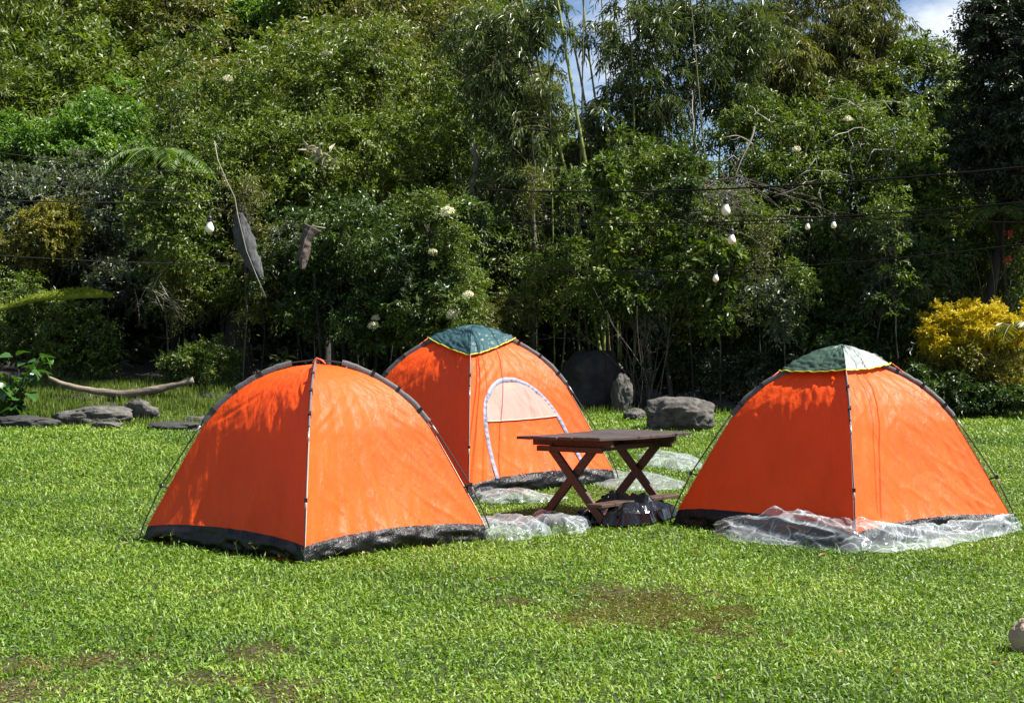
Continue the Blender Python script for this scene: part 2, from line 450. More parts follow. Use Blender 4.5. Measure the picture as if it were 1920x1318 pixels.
def build_ground():
    xs = np.concatenate([np.linspace(-160, -24, 24), np.linspace(-22, 22, 177), np.linspace(24, 160, 24)])
    ys = np.concatenate([np.linspace(-6, 5, 8), np.linspace(5.4, 32, 130), np.linspace(32.5, 100, 110), np.linspace(104, 420, 24)])
    X, Y = np.meshgrid(xs, ys, indexing='ij')
    Z = gz(X, np.minimum(Y, 100)) + np.minimum(0, (100 - Y)) * .05
    V = np.stack([X, Y, Z], -1).reshape(-1, 3)
    m, nt, b, out = mat_base('soil_and_turf')
    g = node(nt, 'ShaderNodeNewGeometry')
    at = node(nt, 'ShaderNodeAttribute', attribute_name='cover')
    n1 = node(nt, 'ShaderNodeTexNoise', Scale=14.0, Detail=6.0, Roughness=.7)
    nt.links.new(g.outputs['Position'], n1.inputs['Vector'])
    turf = ramp(nt, [(.35, (.010, .014, .004)), (.65, (.035, .045, .012))])
    soil = ramp(nt, [(.3, (.020, .012, .007)), (.7, (.065, .034, .021))])
    litter = ramp(nt, [(.3, (.010, .008, .006)), (.7, (.040, .031, .02))])
    for r in (turf, soil, litter): nt.links.new(n1.outputs['Fac'], r.inputs[0])
    sep = node(nt, 'ShaderNodeSeparateColor'); nt.links.new(at.outputs['Color'], sep.inputs[0])
    a = node(nt, 'ShaderNodeMixRGB'); nt.links.new(sep.outputs[0], a.inputs[0]); nt.links.new(turf.outputs[0], a.inputs[1]); nt.links.new(soil.outputs[0], a.inputs[2])
    c = node(nt, 'ShaderNodeMixRGB'); nt.links.new(sep.outputs[1], c.inputs[0]); nt.links.new(a.outputs[0], c.inputs[1]); nt.links.new(litter.outputs[0], c.inputs[2])
    nt.links.new(c.outputs[0], b.inputs['Base Color']); b.inputs['Roughness'].default_value = .95
    bp = node(nt, 'ShaderNodeBump', Strength=.7, Distance=.02)
    nt.links.new(n1.outputs['Fac'], bp.inputs['Height']); nt.links.new(bp.outputs[0], b.inputs['Normal'])
    me = mesh_np('ground', V, grid_faces(len(xs), len(ys)), m, True)
    ca = me.attributes.new('cover', 'FLOAT_COLOR', 'POINT')
    bz = bare(V[:, 0], V[:, 1])
    lit = sstep(-.2, .8, V[:, 1] - lawn_edge(V[:, 0]))
    ca.data.foreach_set('color', np.stack([bz, lit, bz * 0, bz * 0 + 1], -1).astype(np.float32).ravel())
    o = link('ground', me)
    tag(o, 'gently rising clearing floor running up into the wooded hill', 'ground', kind='structure')
build_ground()

def build_grass():
    rng = np.random.default_rng(7)
    bands = [(6.2, 9, 4200, .040, .0085), (9, 12, 3400, .042, .0092), (12, 16, 2300, .045, .0105), (16, 21, 1300, .052, .013), (21, 28.5, 800, .06, .016)]
    PX, PY, LL, WW = [], [], [], []
    for (y0, y1, den, L, W) in bands:
        hw = lambda y: y * .335 + .9
        wmax = hw(y1)
        n = int(den * (y1 - y0) * 2 * wmax)
        x = rng.uniform(-wmax, wmax, n); y = rng.uniform(y0, y1, n)
        k = np.abs(x) < hw(y)
        x, y = x[k], y[k]
        keep = rng.random(len(x)) > bare(x, y) * .42
        keep &= y < lawn_edge(x) + rng.normal(0, .25, len(x))
        x, y = x[keep], y[keep]
        cl = .75 + .5 * (fbm(x * .9, y * .6, seed=21) * .5 + .5)
        PX.append(x); PY.append(y)
        LL.append(L * rng.uniform(.5, 1.25, len(x)) * np.where(rng.random(len(x)) < .06, 1.7, 1) * cl * (1 - .45 * bare(x, y))); WW.append(W * rng.uniform(.7, 1.25, len(x)))
    x = np.concatenate(PX); y = np.concatenate(PY); L = np.concatenate(LL); W = np.concatenate(WW)
    n = len(x)
    a = rng.uniform(0, 2 * np.pi, n)
    tilt = np.radians(rng.uniform(22, 80, n))            # angle above ground at the root
    d = np.stack([np.cos(a), np.sin(a)], -1)
    side = np.stack([-np.sin(a), np.cos(a), rng.normal(0, .6, n)], -1); side = nrm(side)
    base = np.stack([x, y, gz(x, y) - .004], -1)
    up = np.sin(tilt)[:, None] * np.array([0, 0, 1.])
    hor = np.concatenate([d * np.cos(tilt)[:, None], np.zeros((n, 1))], -1)
    mid = base + (up + hor) * (L * .55)[:, None]
    t2 = tilt - np.radians(rng.uniform(15, 70, n))
    tip = mid + np.concatenate([d * np.cos(t2)[:, None], np.sin(t2)[:, None]], -1) * (L * .55)[:, None]
    tip[:, 2] = np.maximum(tip[:, 2], base[:, 2] + .008)
    w = W[:, None] * side * .5
    V = np.stack([base - w * .7, base + w * .7, mid - w, mid + w, tip], 1).reshape(-1, 3)
    i = np.arange(n)[:, None] * 5
    Q = i + np.array([[0, 1, 3, 2]]); T = i + np.array([[2, 3, 4]])
    # dry flattened blades on the worn patches
    q = []
    for (cx, cy, rx, ry) in BARE_W:
        m = int(2600 * rx * ry * 4)
        q.append(np.stack([rng.uniform(cx - rx * 1.2, cx + rx * 1.2, m), rng.uniform(cy - ry * 1.2, cy + ry * 1.2, m)], -1))
    q = np.vstack(q); q = q[rng.random(len(q)) < bare(q[:, 0], q[:, 1]) * .9 + .05]
    k = len(q); dd = rng.normal(0, 1, (k, 3)); dd[:, 2] = rng.uniform(0, .35, k)
    Vd, Td = leaf_geo(np.stack([q[:, 0], q[:, 1], gz(q[:, 0], q[:, 1]) + .003], -1), dd, nrm(rng.normal(0, .4, (k, 3)) + np.array([0, 0, 1.])), rng.uniform(.02, .055, k), rng.uniform(.003, .007, k))
    od = link('dry_grass', mesh_np('dry_grass', Vd, Td, leaf_mat('straw', [(0, (.06, .035, .015)), (.4, (.13, .09, .04)), (.7, (.13, .14, .03)), (1, (.30, .25, .12))], spec=.2)))
    tag(od, 'flattened dry blades over the worn brown patches of lawn', 'grass', kind='stuff')
    o = link('grass', mesh_np('grass', V, [T, Q], M['grass']))
    tag(o, 'short bright green broad-bladed lawn grass covering the clearing', 'grass', kind='stuff')
build_grass()

def lawn_bits():
    rng = np.random.default_rng(17)
    g = Geo()
    for i in range(46):
        if i < 26:
            a = rng.uniform(0, 1); x, y = (-2.7 + a * 1.2, 12.2 - a * 1.15) if i % 2 else (-1.35 + a * 1.2, 11.15 + a * 1.1)
            x += rng.normal(0, .07); y -= abs(rng.normal(.05, .06))
        else: y = rng.uniform(8, 20); x = rng.uniform(-.3, .3) * y
        z = float(gz(x, y)); h = rng.uniform(.06, .13); l = rng.normal(0, .03, 2)
        top = (x + l[0], y + l[1], z + h)
        g.tube([(x, y, z), (x + l[0] * .4, y + l[1] * .4, z + h * .6), top], [.0016, .0013, .001], 3)
        for k in range(3):
            e = (top[0] + rng.normal(0, .025), top[1] + rng.normal(0, .02), top[2] + rng.uniform(.005, .035)); g.tube([top, e], [.002, .001], 3)
    o = link('grass_stalks', g.mesh('grass_stalks', M['weed'])); tag(o, 'thin forked grass seed stalks standing above the lawn', 'grass', kind='stuff')
    # broad-leaved weeds pressed into the turf
    c = 520; yc = rng.uniform(6.6, 22, c); xc = rng.uniform(-.35, .35, c) * yc
    kk = fbm(xc * .7, yc * .5, seed=61) > -.05; xc, yc = xc[kk], yc[kk]
    m = 9; az = rng.uniform(0, 6.28, (len(xc), m)); rr_ = rng.uniform(0, .05, (len(xc), m))
    x = (xc[:, None] + np.cos(az) * rr_).ravel(); y = (yc[:, None] + np.sin(az) * rr_).ravel(); az = az.ravel()
    p = np.stack([x, y, gz(x, y) + rng.uniform(.015, .035, len(x))], -1); d = np.stack([np.cos(az), np.sin(az), rng.uniform(-.1, .6, len(x))], -1)
    V, T = leaf_geo(p, d, nrm(rng.normal(0, .3, p.shape) + np.array([0, 0, 1.])), rng.uniform(.02, .045, len(x)), rng.uniform(.014, .03, len(x)), .15, .15)
    o = link('lawn_weeds', mesh_np('lawn_weeds', V, T, M['leaf_bright'])); tag(o, 'small round-leaved weeds mixed into the lawn', 'weeds', kind='stuff')
    n = 260; y = rng.uniform(7, 26, n); x = rng.uniform(-.33, .33, n) * y
    p = np.stack([x, y, gz(x, y) + rng.uniform(.02, .04, n)], -1); d = rng.normal(0, 1, (n, 3)); d[:, 2] *= .25
    V, T = leaf_geo(p, d, nrm(rng.normal(0, .35, (n, 3)) + np.array([0, 0, 1.])), rng.uniform(.03, .07, n), rng.uniform(.012, .03, n), .3, .2)
    o = link('fallen_leaves', mesh_np('fallen_leaves', V, T, leaf_mat('dead_leaf', [(0, (.10, .05, .02)), (.5, (.22, .13, .06)), (1, (.38, .27, .13))])))
    tag(o, 'dry brown leaf scraps scattered in the lawn', 'leaves', kind='stuff')

# ------------------------------------------------------------------ foliage generators
def sprays(rng, C, out, r, ntw, nl, L, W, droop=.25, upb=.25, leafdroop=.35, flat=.6):
    """leafy sprays round clump centres C: twigs with leaves on both sides"""
    n = len(C)
    tw = rng.normal(0, 1, (n, ntw, 3)); tw[..., 2] *= flat
    tw = nrm(tw) + out[:, None] * .6; tw[..., 2] += upb; tw = nrm(tw)
    tl = r * rng.uniform(.55, 1.15, (n, ntw, 1)) if np.isscalar(r) else r[:, None, None] * rng.uniform(.55, 1.15, (n, ntw, 1))
    t = (np.arange(nl) + rng.uniform(.2, .9, (n, ntw, nl))) / nl
    pos = C[:, None, None] + (tw * tl)[:, :, None] * t[..., None]
    pos[..., 2] -= droop * (tl * 1.0) * t ** 2
    perp = nrm(np.cross(tw, rng.normal(0, 1, tw.shape)))
    sgn = np.where(np.arange(nl) % 2 == 0, 1, -1)[None, None, :, None]
    D = tw[:, :, None] * .7 + perp[:, :, None] * sgn * .9 + rng.normal(0, .35, pos.shape)
    D[..., 2] -= leafdroop
    N = rng.normal(0, .55, pos.shape) + out[:, None, None] * .35; N[..., 2] += 1.0
    m = n * ntw * nl
    return leaf_geo(pos.reshape(-1, 3), D.reshape(-1, 3), nrm(N.reshape(-1, 3)), L * rng.uniform(.6, 1.25, m), W * rng.uniform(.7, 1.2, m))

def ell_clumps(rng, c, rad, n, seed, shell=.45, cut=.25):
    """clump centres in a lumpy ellipsoid, denser towards its surface"""
    c = np.array(tuple(c), float); rad = np.array(rad, float)
    d = nrm(rng.normal(0, 1, (n * 2, 3)))
    lump = 1 + .38 * vnoise(d[:, 0] * 2.1 + seed, d[:, 1] * 2.1, d[:, 2] * 2.1, seed=seed) + .18 * vnoise(d[:, 0] * 5, d[:, 1] * 5 + seed, d[:, 2] * 5, seed=seed + 5)
    rr = rng.random(n * 2) ** shell * lump
    p = d * rr[:, None]
    hole = vnoise(p[:, 0] * 2.6 + seed, p[:, 1] * 2.6, p[:, 2] * 2.6, seed=seed + 9)
    k = hole > -.6 + cut
    p, d = p[k][:n], d[k][:n]
    return c + p * rad, nrm(d / rad)

def bent(a, b, rng, k=5, wob=.08):
    a = np.array(tuple(a), float); b = np.array(tuple(b), float)
    t = np.linspace(0, 1, k)[:, None]
    l = np.linalg.norm(b - a)
    off = rng.normal(0, wob * l, (k, 3)); off[0] = off[-1] = 0
    for _ in range(2): off[1:-1] = (off[:-2] + 2 * off[1:-1] + off[2:]) / 4
    sag = np.array([0, 0, 1.]) * (t * (1 - t)) * l * .25
    return a + (b - a) * t + off + sag

def limbs(rng, geo, base, C, r0, nl=9, sub=60, fork=.4, thin=.006, wob=.08):
    """trunk, limbs and thin branches reaching towards clump centres C"""
    base = np.array(tuple(base), float)
    cen = C.mean(0)
    top = base + (cen - base) * fork
    geo.tube(bent(base - np.array([0, 0, .15]), top, rng, 6, .04), np.linspace(r0, r0 * .62, 6), 7)
    idx = rng.choice(len(C), min(nl, len(C)), replace=False)
    pts = []
    for i in idx:
        l = bent(top, C[i], rng, 6, wob)
        geo.tube(l, np.linspace(r0 * .45, thin * 1.4, 6), 5)
        pts.append(l[1:])
    pts = np.vstack(pts)
    for i in rng.choice(len(C), min(sub, len(C)), replace=False):
        j = np.argmin(((pts - C[i]) ** 2).sum(1) + rng.random(len(pts)) * .05)
        geo.tube(bent(pts[j], C[i], rng, 4, wob), np.linspace(thin * 1.3, thin * .5, 4), 3, cap=False)

def plant(name, label, cat, base, blobs, nclump, mat, bark, seed, r=.3, ntw=5, nl=8, L=.09, W=.042, r0=.06, droop=.25, upb=.25,
          leafdroop=.35, group=None, sub=60, nlimb=9, fork=.4, thin=.006, cut=.25, shell=.45, flat=.6, crown='crown'):
    """one tree or shrub at base; blobs: [(centre, radii, share)] in world space"""
    rng = np.random.default_rng(seed)
    base = np.array(tuple(base), float)
    root = empty(name, tuple(base))
    Cs, Os = [], []
    extra = []
    for (c, rad, share) in blobs:
        for q in range(5):
            d = nrm(rng.normal(0, 1, 3)); c2 = np.array(tuple(c)) + d * np.array(rad) * rng.uniform(.75, 1.1)
            extra.append((c2, np.array(rad) * rng.uniform(.22, .5), share * .11))
    for bi, (c, rad, share) in enumerate(list(blobs) + extra):
        C, O = ell_clumps(rng, c, rad, max(3, int(nclump * share)), seed + bi * 7, shell, cut)
        Cs.append(C); Os.append(O)
    C = np.vstack(Cs) - base; O = np.vstack(Os)
    gl = gz(C[:, 0] + base[0], C[:, 1] + base[1]) - base[2]
    k = C[:, 2] > gl + .05
    C, O = C[k], O[k]
    g = Geo()
    limbs(rng, g, (0, 0, 0), C, r0, nlimb, sub, fork, thin)
    link('trunk', g.mesh('trunk', bark, True), root)
    V, T = sprays(rng, C, O, r, ntw, nl, L, W, droop, upb, leafdroop, flat)
    link(crown, mesh_np(crown, V, T, mat), root)
    tag(root, label, cat, group)
    return root

def B(px, py, Y, rpx, rpy, ry=None, share=1.0):
    """a foliage mass seen at (px, py), radii in photo pixels at its own depth Y"""
    rx = rpx / F * Y; rz = rpy / F * Y
    return (P(px, py, Y), (rx, ry if ry else max(rx, rz) * .75, rz), share)

lawn_bits()
# --- hillside: a few kinds of bush, copied as individuals
def hill_kinds():
    kinds = []
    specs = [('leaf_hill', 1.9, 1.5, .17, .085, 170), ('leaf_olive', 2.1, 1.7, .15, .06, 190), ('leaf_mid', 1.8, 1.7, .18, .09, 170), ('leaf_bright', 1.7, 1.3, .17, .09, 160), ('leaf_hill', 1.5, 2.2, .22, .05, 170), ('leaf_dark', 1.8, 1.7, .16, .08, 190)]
    for i, (mt, rx, rz, L, W, nc) in enumerate(specs):
        rng = np.random.default_rng(100 + i)
        C, O = ell_clumps(rng, (0, 0, rz * .95), (rx, rx * .9, rz), nc, 200 + i, .5, .38)
        k = C[:, 2] > -.4; C, O = C[k], O[k]
        V, T = sprays(rng, C, O, .5, 6, 8, L, W, .25, .3, .3)
        g = Geo(); limbs(rng, g, (0, 0, 0), C, .09, 8, 30, .35, .012)
        kinds.append((g.mesh('trunk', M['bark_dark'], True), mesh_np('crown', V, T, M[mt]), mt))
    return kinds
HK = hill_kinds()
HL = {'leaf_dark': '', 'leaf_hill': 'leafy green bush on the wooded hillside', 'leaf_olive': 'dull olive bush on the wooded hillside',
      'leaf_mid': 'dark green tree with dense leaves on the hillside', 'leaf_bright': 'fresh light green bush on the hillside'}
def hill_tree(x, y, s, ki, rz, label=None, group=None, sz=None):
    tr, cr, mt = HK[ki]
    r = empty('hillside_bush', (x, y, float(gz(x, y)) - .1), rz)
    r.scale = (s, s, sz or s)
    link('trunk', tr, r); link('crown', cr, r)
    lab = label or (HL[mt] if ki != 4 else 'tall narrow-leaved bush on the wooded hillside')
    tag(r, lab, 'bush', group or ('hillside bushes: ' + lab))

def build_hill():
    rng = random.Random(5)
    y = 36.0
    while y < 84:
        step = 2.5 + (y - 36) * .045
        x = -y * .40
        xmax = y * .40 if y < 50 else y * .12
        while x < xmax:
            xx = x + rng.uniform(-.9, .9); yy = y + rng.uniform(-1.2, 1.2)
            px = 960 + xx / yy * F
            ki = rng.choices(range(5), [4, 3.2, 2, 1.3, 2])[0]
            s = rng.uniform(.85, 1.35) * (1 + (y - 36) * .006)
            top = float(gz(xx, yy)) + 3.2 * s
            topy = 659 - (top - CAM_H) / yy * F
            if not (px > 1020 and topy < 150):
                hill_tree(xx, yy, s, ki, rng.uniform(0, 6.28), sz=s * rng.uniform(.85, 1.25))
            x += step * rng.uniform(.85, 1.2)
        y += step * .92
build_hill()

# ------------------------------------------------------------------ left-hand thicket
plant('bush', 'fresh light green bush above the dark hollow', 'bush', G(60, 36), [B(40, 290, 36, 130, 75, 1.6), B(190, 270, 36.5, 90, 90, 1.4), B(230, 320, 35.5, 80, 60, 1.2)],
      150, M['leaf_bright'], M['bark_dark'], 11, r=.38, ntw=6, nl=9, L=.12, W=.06)
plant('bush', 'grey-green shrub hanging over the dark hollow', 'bush', G(180, 33), [B(60, 400, 33, 130, 70, 1.4), B(220, 420, 33, 95, 110, 1.3), B(255, 520, 31.5, 55, 60, .9, .6), B(150, 350, 34, 140, 50)],
      150, M['leaf_grey'], M['bark_dark'], 12, r=.34, ntw=6, nl=9, L=.10, W=.05)
plant('bush', 'ochre yellow bush against the grey-green shrub', 'bush', G(80, 31), [B(70, 440, 30.5, 80, 55, .8), B(110, 410, 30.5, 45, 35, .6, .4)],
      110, M['leaf_ochre'], M['bark_dark'], 13, r=.22, ntw=6, nl=8, L=.075, W=.04, r0=.04)
plant('bush', 'mid green bush under the mossy branch', 'bush', G(60, 29), [B(50, 610, 28.5, 110, 60, 1.0), B(130, 650, 28, 75, 40, .8), B(20, 560, 29, 70, 50, .8, .6)],
      130, M['leaf_mid'], M['bark_dark'], 14, r=.24, ntw=6, nl=8, L=.085, W=.04, r0=.04)
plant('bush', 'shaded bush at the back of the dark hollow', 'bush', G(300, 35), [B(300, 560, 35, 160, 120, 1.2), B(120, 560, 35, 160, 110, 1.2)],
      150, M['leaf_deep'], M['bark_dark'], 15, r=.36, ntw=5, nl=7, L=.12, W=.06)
# --- small flowering trees in the middle
plant('tree', 'leafy tree with drooping foliage beside the tree fern', 'tree', G(430, 29), [B(390, 200, 31, 120, 130, 1.5), B(360, 370, 29.5, 90, 90, 1.1), B(470, 320, 30, 120, 110, 1.4), B(340, 490, 28.5, 70, 80, .9, .7), B(320, 395, 27.1, 75, 70, .5, .5), B(470, 520, 29, 100, 90, 1.1, .8)],
      130, M['leaf_mid'], M['bark_dark'], 21, r=.32, ntw=6, nl=8, L=.095, W=.040, r0=.07, cut=.4, shell=.6)
plant('tree', 'tall leafy tree bearing cream flower heads in the middle of the thicket', 'tree', G(610, 30), [B(570, 170, 32.5, 140, 110, 1.8), B(650, 290, 31, 140, 100, 1.6), B(560, 290, 30.5, 110, 90, 1.4), B(700, 130, 33, 110, 90, 1.6, .8)],
      140, M['leaf_hill'], M['bark_dark'], 22, r=.34, ntw=6, nl=9, L=.10, W=.046, r0=.08, cut=.5, shell=.6)
plant('tree', 'dark bushy tree with several thin stems behind the tents', 'tree', G(640, 27.5), [B(640, 440, 28, 130, 90, 1.4), B(740, 480, 27.5, 110, 100, 1.2), B(560, 530, 28, 100, 80, 1.1, .8), B(800, 560, 27, 90, 80, 1.0), B(690, 580, 27.5, 90, 60, 1.0, .6)],
      140, M['leaf_deep'], M['bark_dark'], 23, r=.28, ntw=6, nl=9, L=.08, W=.036, r0=.05, sub=90, cut=.5, shell=.7)
plant('shrub', 'feathery yellow-green shrub behind the teal-topped tent', 'shrub', G(830, 26.8), [B(830, 440, 27, 60, 70, .7, .8), B(850, 560, 26.5, 60, 70, .7), B(800, 600, 26.5, 70, 45, .6, .7), B(800, 400, 27.2, 45, 40, .5, .4)],
      120, M['leaf_mid'], M['bark'], 24, r=.22, ntw=6, nl=9, L=.07, W=.026, r0=.03)
plant('tree', 'tree with pale stems rising between flowering tree and bamboo', 'tree', G(900, 32), [B(860, 260, 33, 110, 110, 1.5), B(900, 400, 32, 100, 100, 1.3), B(960, 500, 31, 90, 90, 1.2), B(900, 130, 34, 90, 90, 1.4, .8)],
      130, M['leaf_mid'], M['bark_pale'], 25, r=.32, ntw=6, nl=8, L=.09, W=.04, r0=.07)
# --- right-hand thicket
plant('tree', 'tall tree with long hanging narrow leaves near the sky gap', 'tree', G(1560, 36), [B(1560, 60, 36, 150, 110, 1.8), B(1620, 40, 36, 60, 90, 1.2, .6), B(1450, 120, 35.5, 100, 90, 1.4, .8), B(1540, 190, 35, 150, 70, 1.3)],
      165, M['leaf_olive'], M['bark_dark'], 31, r=.42, ntw=6, nl=10, L=.19, W=.034, droop=.7, upb=-.2, leafdroop=1.3, r0=.1)
plant('tree', 'leafy green tree with bare twigs in front of the bamboo', 'tree', G(1260, 29.5), [B(1220, 330, 30, 100, 70, 1.1), B(1300, 400, 29.5, 90, 80, 1.1, .8), B(1200, 430, 29.5, 90, 60, 1.0, .7), B(1230, 520, 29, 100, 60, 1.0, .6), B(1250, 540, 27.9, 90, 50, .7, .6), B(1160, 560, 28.2, 80, 40, .7, .5)],
      110, M['leaf_mid'], M['bark_pale'], 32, r=.30, ntw=6, nl=8, L=.10, W=.038, r0=.05, thin=.008, sub=80, cut=.5, shell=.65)
broad = plant('tree', 'broad green tree with whitish crooked branches behind the string lights', 'tree', G(1560, 31), [B(1450, 270, 32, 120, 80, 1.4), B(1600, 250, 32, 120, 90, 1.4), B(1520, 380, 31, 160, 80, 1.4), B(1680, 350, 31, 100, 90, 1.3), B(1420, 430, 30, 80, 70, 1.0, .5)],
      140, M['leaf_mid'], M['bark_pale'], 33, r=.34, ntw=6, nl=8, L=.10, W=.042, r0=.08, thin=.010, sub=110, nlimb=16, cut=.45, shell=.6)
def crooked_branches(root, spots, seed, r0=.015):
    rng = np.random.default_rng(seed); b0 = np.array(root.location)
    for (px, py, Y, ax, ay, ln) in spots:
        p = np.array(tuple(P(px, py, Y))) - b0; d = nrm(np.array([ax, rng.normal(0, .3), ay]))
        g = Geo(); pts = [p - d * .25 + np.array([0, .5, 0])]; pts.append(p); kinks = []
        for k in range(6):
            d = nrm(d + rng.normal(0, .38, 3)); p = p + d * ln / 6; pts.append(p)
            if rng.random() < .55: kinks.append((p.copy(), nrm(d + rng.normal(0, .8, 3))))
        g.tube(pts, np.linspace(r0, r0 * .35, len(pts)), 5)
        for (q, dd) in kinks:
            e = q + dd * ln * rng.uniform(.15, .35)
            g.tube([q, (q + e) / 2 + rng.normal(0, .03, 3), e], [r0 * .5, r0 * .35, r0 * .2], 4)
        link('bare_branch', g.mesh('bare_branch', M['bark_pale'], True), root)
crooked_branches(broad, [(1445, 230, 29.8, -.2, 1, .8), (1500, 330, 29.6, .5, .8, .9), (1560, 260, 29.8, .8, .5, 1.1), (1600, 330, 29.6, .1, 1, 1.2), (1630, 300, 29.7, .2, 1, 1.0), (1660, 320, 29.6, .6, .8, .8), (1580, 200, 30, .9, .1, 1.0),
    (1410, 270, 29.6, -.6, .7, .8), (1700, 280, 29.8, .5, .9, .7), (1540, 430, 29.2, .4, .8, .8), (1620, 210, 30, -.4, .9, .7), (1300, 260, 29.9, -.6, .9, 1.3), (1350, 310, 29.7, .5, .4, .9), (1480, 360, 29.4, .9, .2, .9), (1690, 400, 29.1, .9, -.3, 1.3), (1720, 470, 28.4, -.4, .8, .8)], 154)
plant('shrub', 'large glossy-leaved shrub behind the right-hand tent', 'shrub', G(1600, 28.5), [B(1560, 520, 29, 120, 90, 1.2), B(1660, 560, 28.5, 110, 100, 1.2), B(1600, 640, 28, 120, 60, 1.0, .8), B(1700, 470, 29, 90, 70, 1.0, .8)],
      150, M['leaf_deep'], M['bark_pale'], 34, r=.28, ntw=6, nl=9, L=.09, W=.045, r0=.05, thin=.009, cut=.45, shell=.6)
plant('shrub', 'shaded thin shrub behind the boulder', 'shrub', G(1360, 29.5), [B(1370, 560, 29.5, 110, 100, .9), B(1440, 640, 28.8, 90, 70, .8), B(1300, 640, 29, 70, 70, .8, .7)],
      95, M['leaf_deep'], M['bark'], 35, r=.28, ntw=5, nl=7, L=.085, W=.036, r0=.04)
plant('tree', 'rounded tree with yellowing leaves under the sky gap', 'tree', G(1770, 34), [B(1740, 190, 34, 90, 110, 1.3), B(1800, 230, 34, 80, 90, 1.2), B(1760, 330, 33, 100, 90, 1.2), B(1730, 100, 34.5, 45, 50, .7, .3), B(1850, 330, 33, 110, 100, 1.2)],
      125, M['leaf_hill'], M['bark_dark'], 36, r=.34, ntw=6, nl=8, L=.11, W=.05)
plant('tree', 'shrubby tree with thin grey twigs above the yellow bush', 'tree', G(1820, 29.5), [B(1800, 440, 29.5, 110, 80, 1.1), B(1900, 430, 29, 80, 90, 1.0), B(1750, 530, 29.5, 80, 60, .9, .6), B(1880, 540, 29.5, 90, 50, .9, .6)],
      120, M['leaf_mid'], M['bark'], 37, r=.28, ntw=5, nl=8, L=.09, W=.036, thin=.009, sub=90)
plant('tree', 'dark shaded tree with black trunk at the edge of the lawn', 'tree', G(1830, 28.4), [B(1890, 120, 28.3, 90, 130, 1.4), B(1930, 300, 28, 90, 120, 1.3), B(1860, 260, 28.3, 70, 100, 1.1, .6), B(1860, 40, 28.6, 45, 60, .9, .4), B(1970, 60, 28.3, 90, 130, 1.4)],
      230, M['leaf_dark'], M['bark_dark'], 38, r=.30, ntw=5, nl=9, L=.10, W=.045, r0=.13, fork=.5)
# --- slender saplings tangled through the front of the thicket
def saplings():
    rng = random.Random(12)
    kinds = [('leaf_mid', .08, .03, .35, 'slender sapling with small light leaves in front of the thicket'), ('leaf_deep', .10, .045, .35, 'slender sapling with dark glossy leaves in front of the thicket'), ('leaf_olive', .07, .022, .5, 'slender sapling with fine olive leaves in front of the thicket'),
             ('leaf_bamboo', .17, .024, 1.1, 'thin bamboo shoot with hanging narrow leaves in front of the thicket'), ('leaf_grey', .09, .035, .35, 'slender sapling with greyish leaves in front of the thicket'), ('leaf_mid', .15, .075, .4, 'young plant with big light green leaves in front of the thicket')]
    for i in range(40):
        px = 300 + (i + rng.uniform(.1, .9)) * 36.5
        Y = rng.uniform(26.8, 29.2); k = rng.choices(range(6), [3, 2, 3, 3 if px > 850 else 1, 1.5, 1])[0]
        mt, L, W, ld, lab = kinds[k]
        top = rng.uniform(300, 560); lean = rng.uniform(-40, 40)
        bl = [B(px + lean, top + 30, Y, rng.uniform(18, 40), rng.uniform(25, 50), .3), B(px + lean * .5, (top + 640) / 2, Y, rng.uniform(15, 35), (640 - top) * .4, .3, .9)]
        plant('sapling', lab, 'sapling', G(px, Y), bl, 15, M[mt], M['bark_dark'] if i % 4 else M['bark'], 400 + i, r=.24, ntw=5, nl=7, L=L, W=W, leafdroop=ld, droop=.4, r0=.018, nlimb=5, sub=22, thin=.004, fork=.6, group='saplings: ' + lab, cut=.1)
saplings()
# --- forest understory, dark and dense
def understory():
    rng = random.Random(3)
    spots = [(1000, 33), (1090, 34), (1180, 33.5), (1290, 34), (1400, 34.5), (1500, 34), (1620, 34), (1720, 33), (1830, 33), (1930, 32.5), (460, 33.5), (560, 34), (680, 33.5), (790, 34), (900, 35), (380, 34.5), (60, 36), (-40, 33), (1260, 37), (1400, 38), (1540, 39), (1680, 38.5), (1800, 38), (1900, 36), (1120, 38), (1000, 38)]
    for i, (px, Y) in enumerate(spots):
        g = G(px, Y); s = rng.uniform(.8, 1.05)
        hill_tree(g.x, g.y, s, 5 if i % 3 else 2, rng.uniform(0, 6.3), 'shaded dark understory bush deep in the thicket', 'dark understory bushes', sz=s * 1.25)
understory()

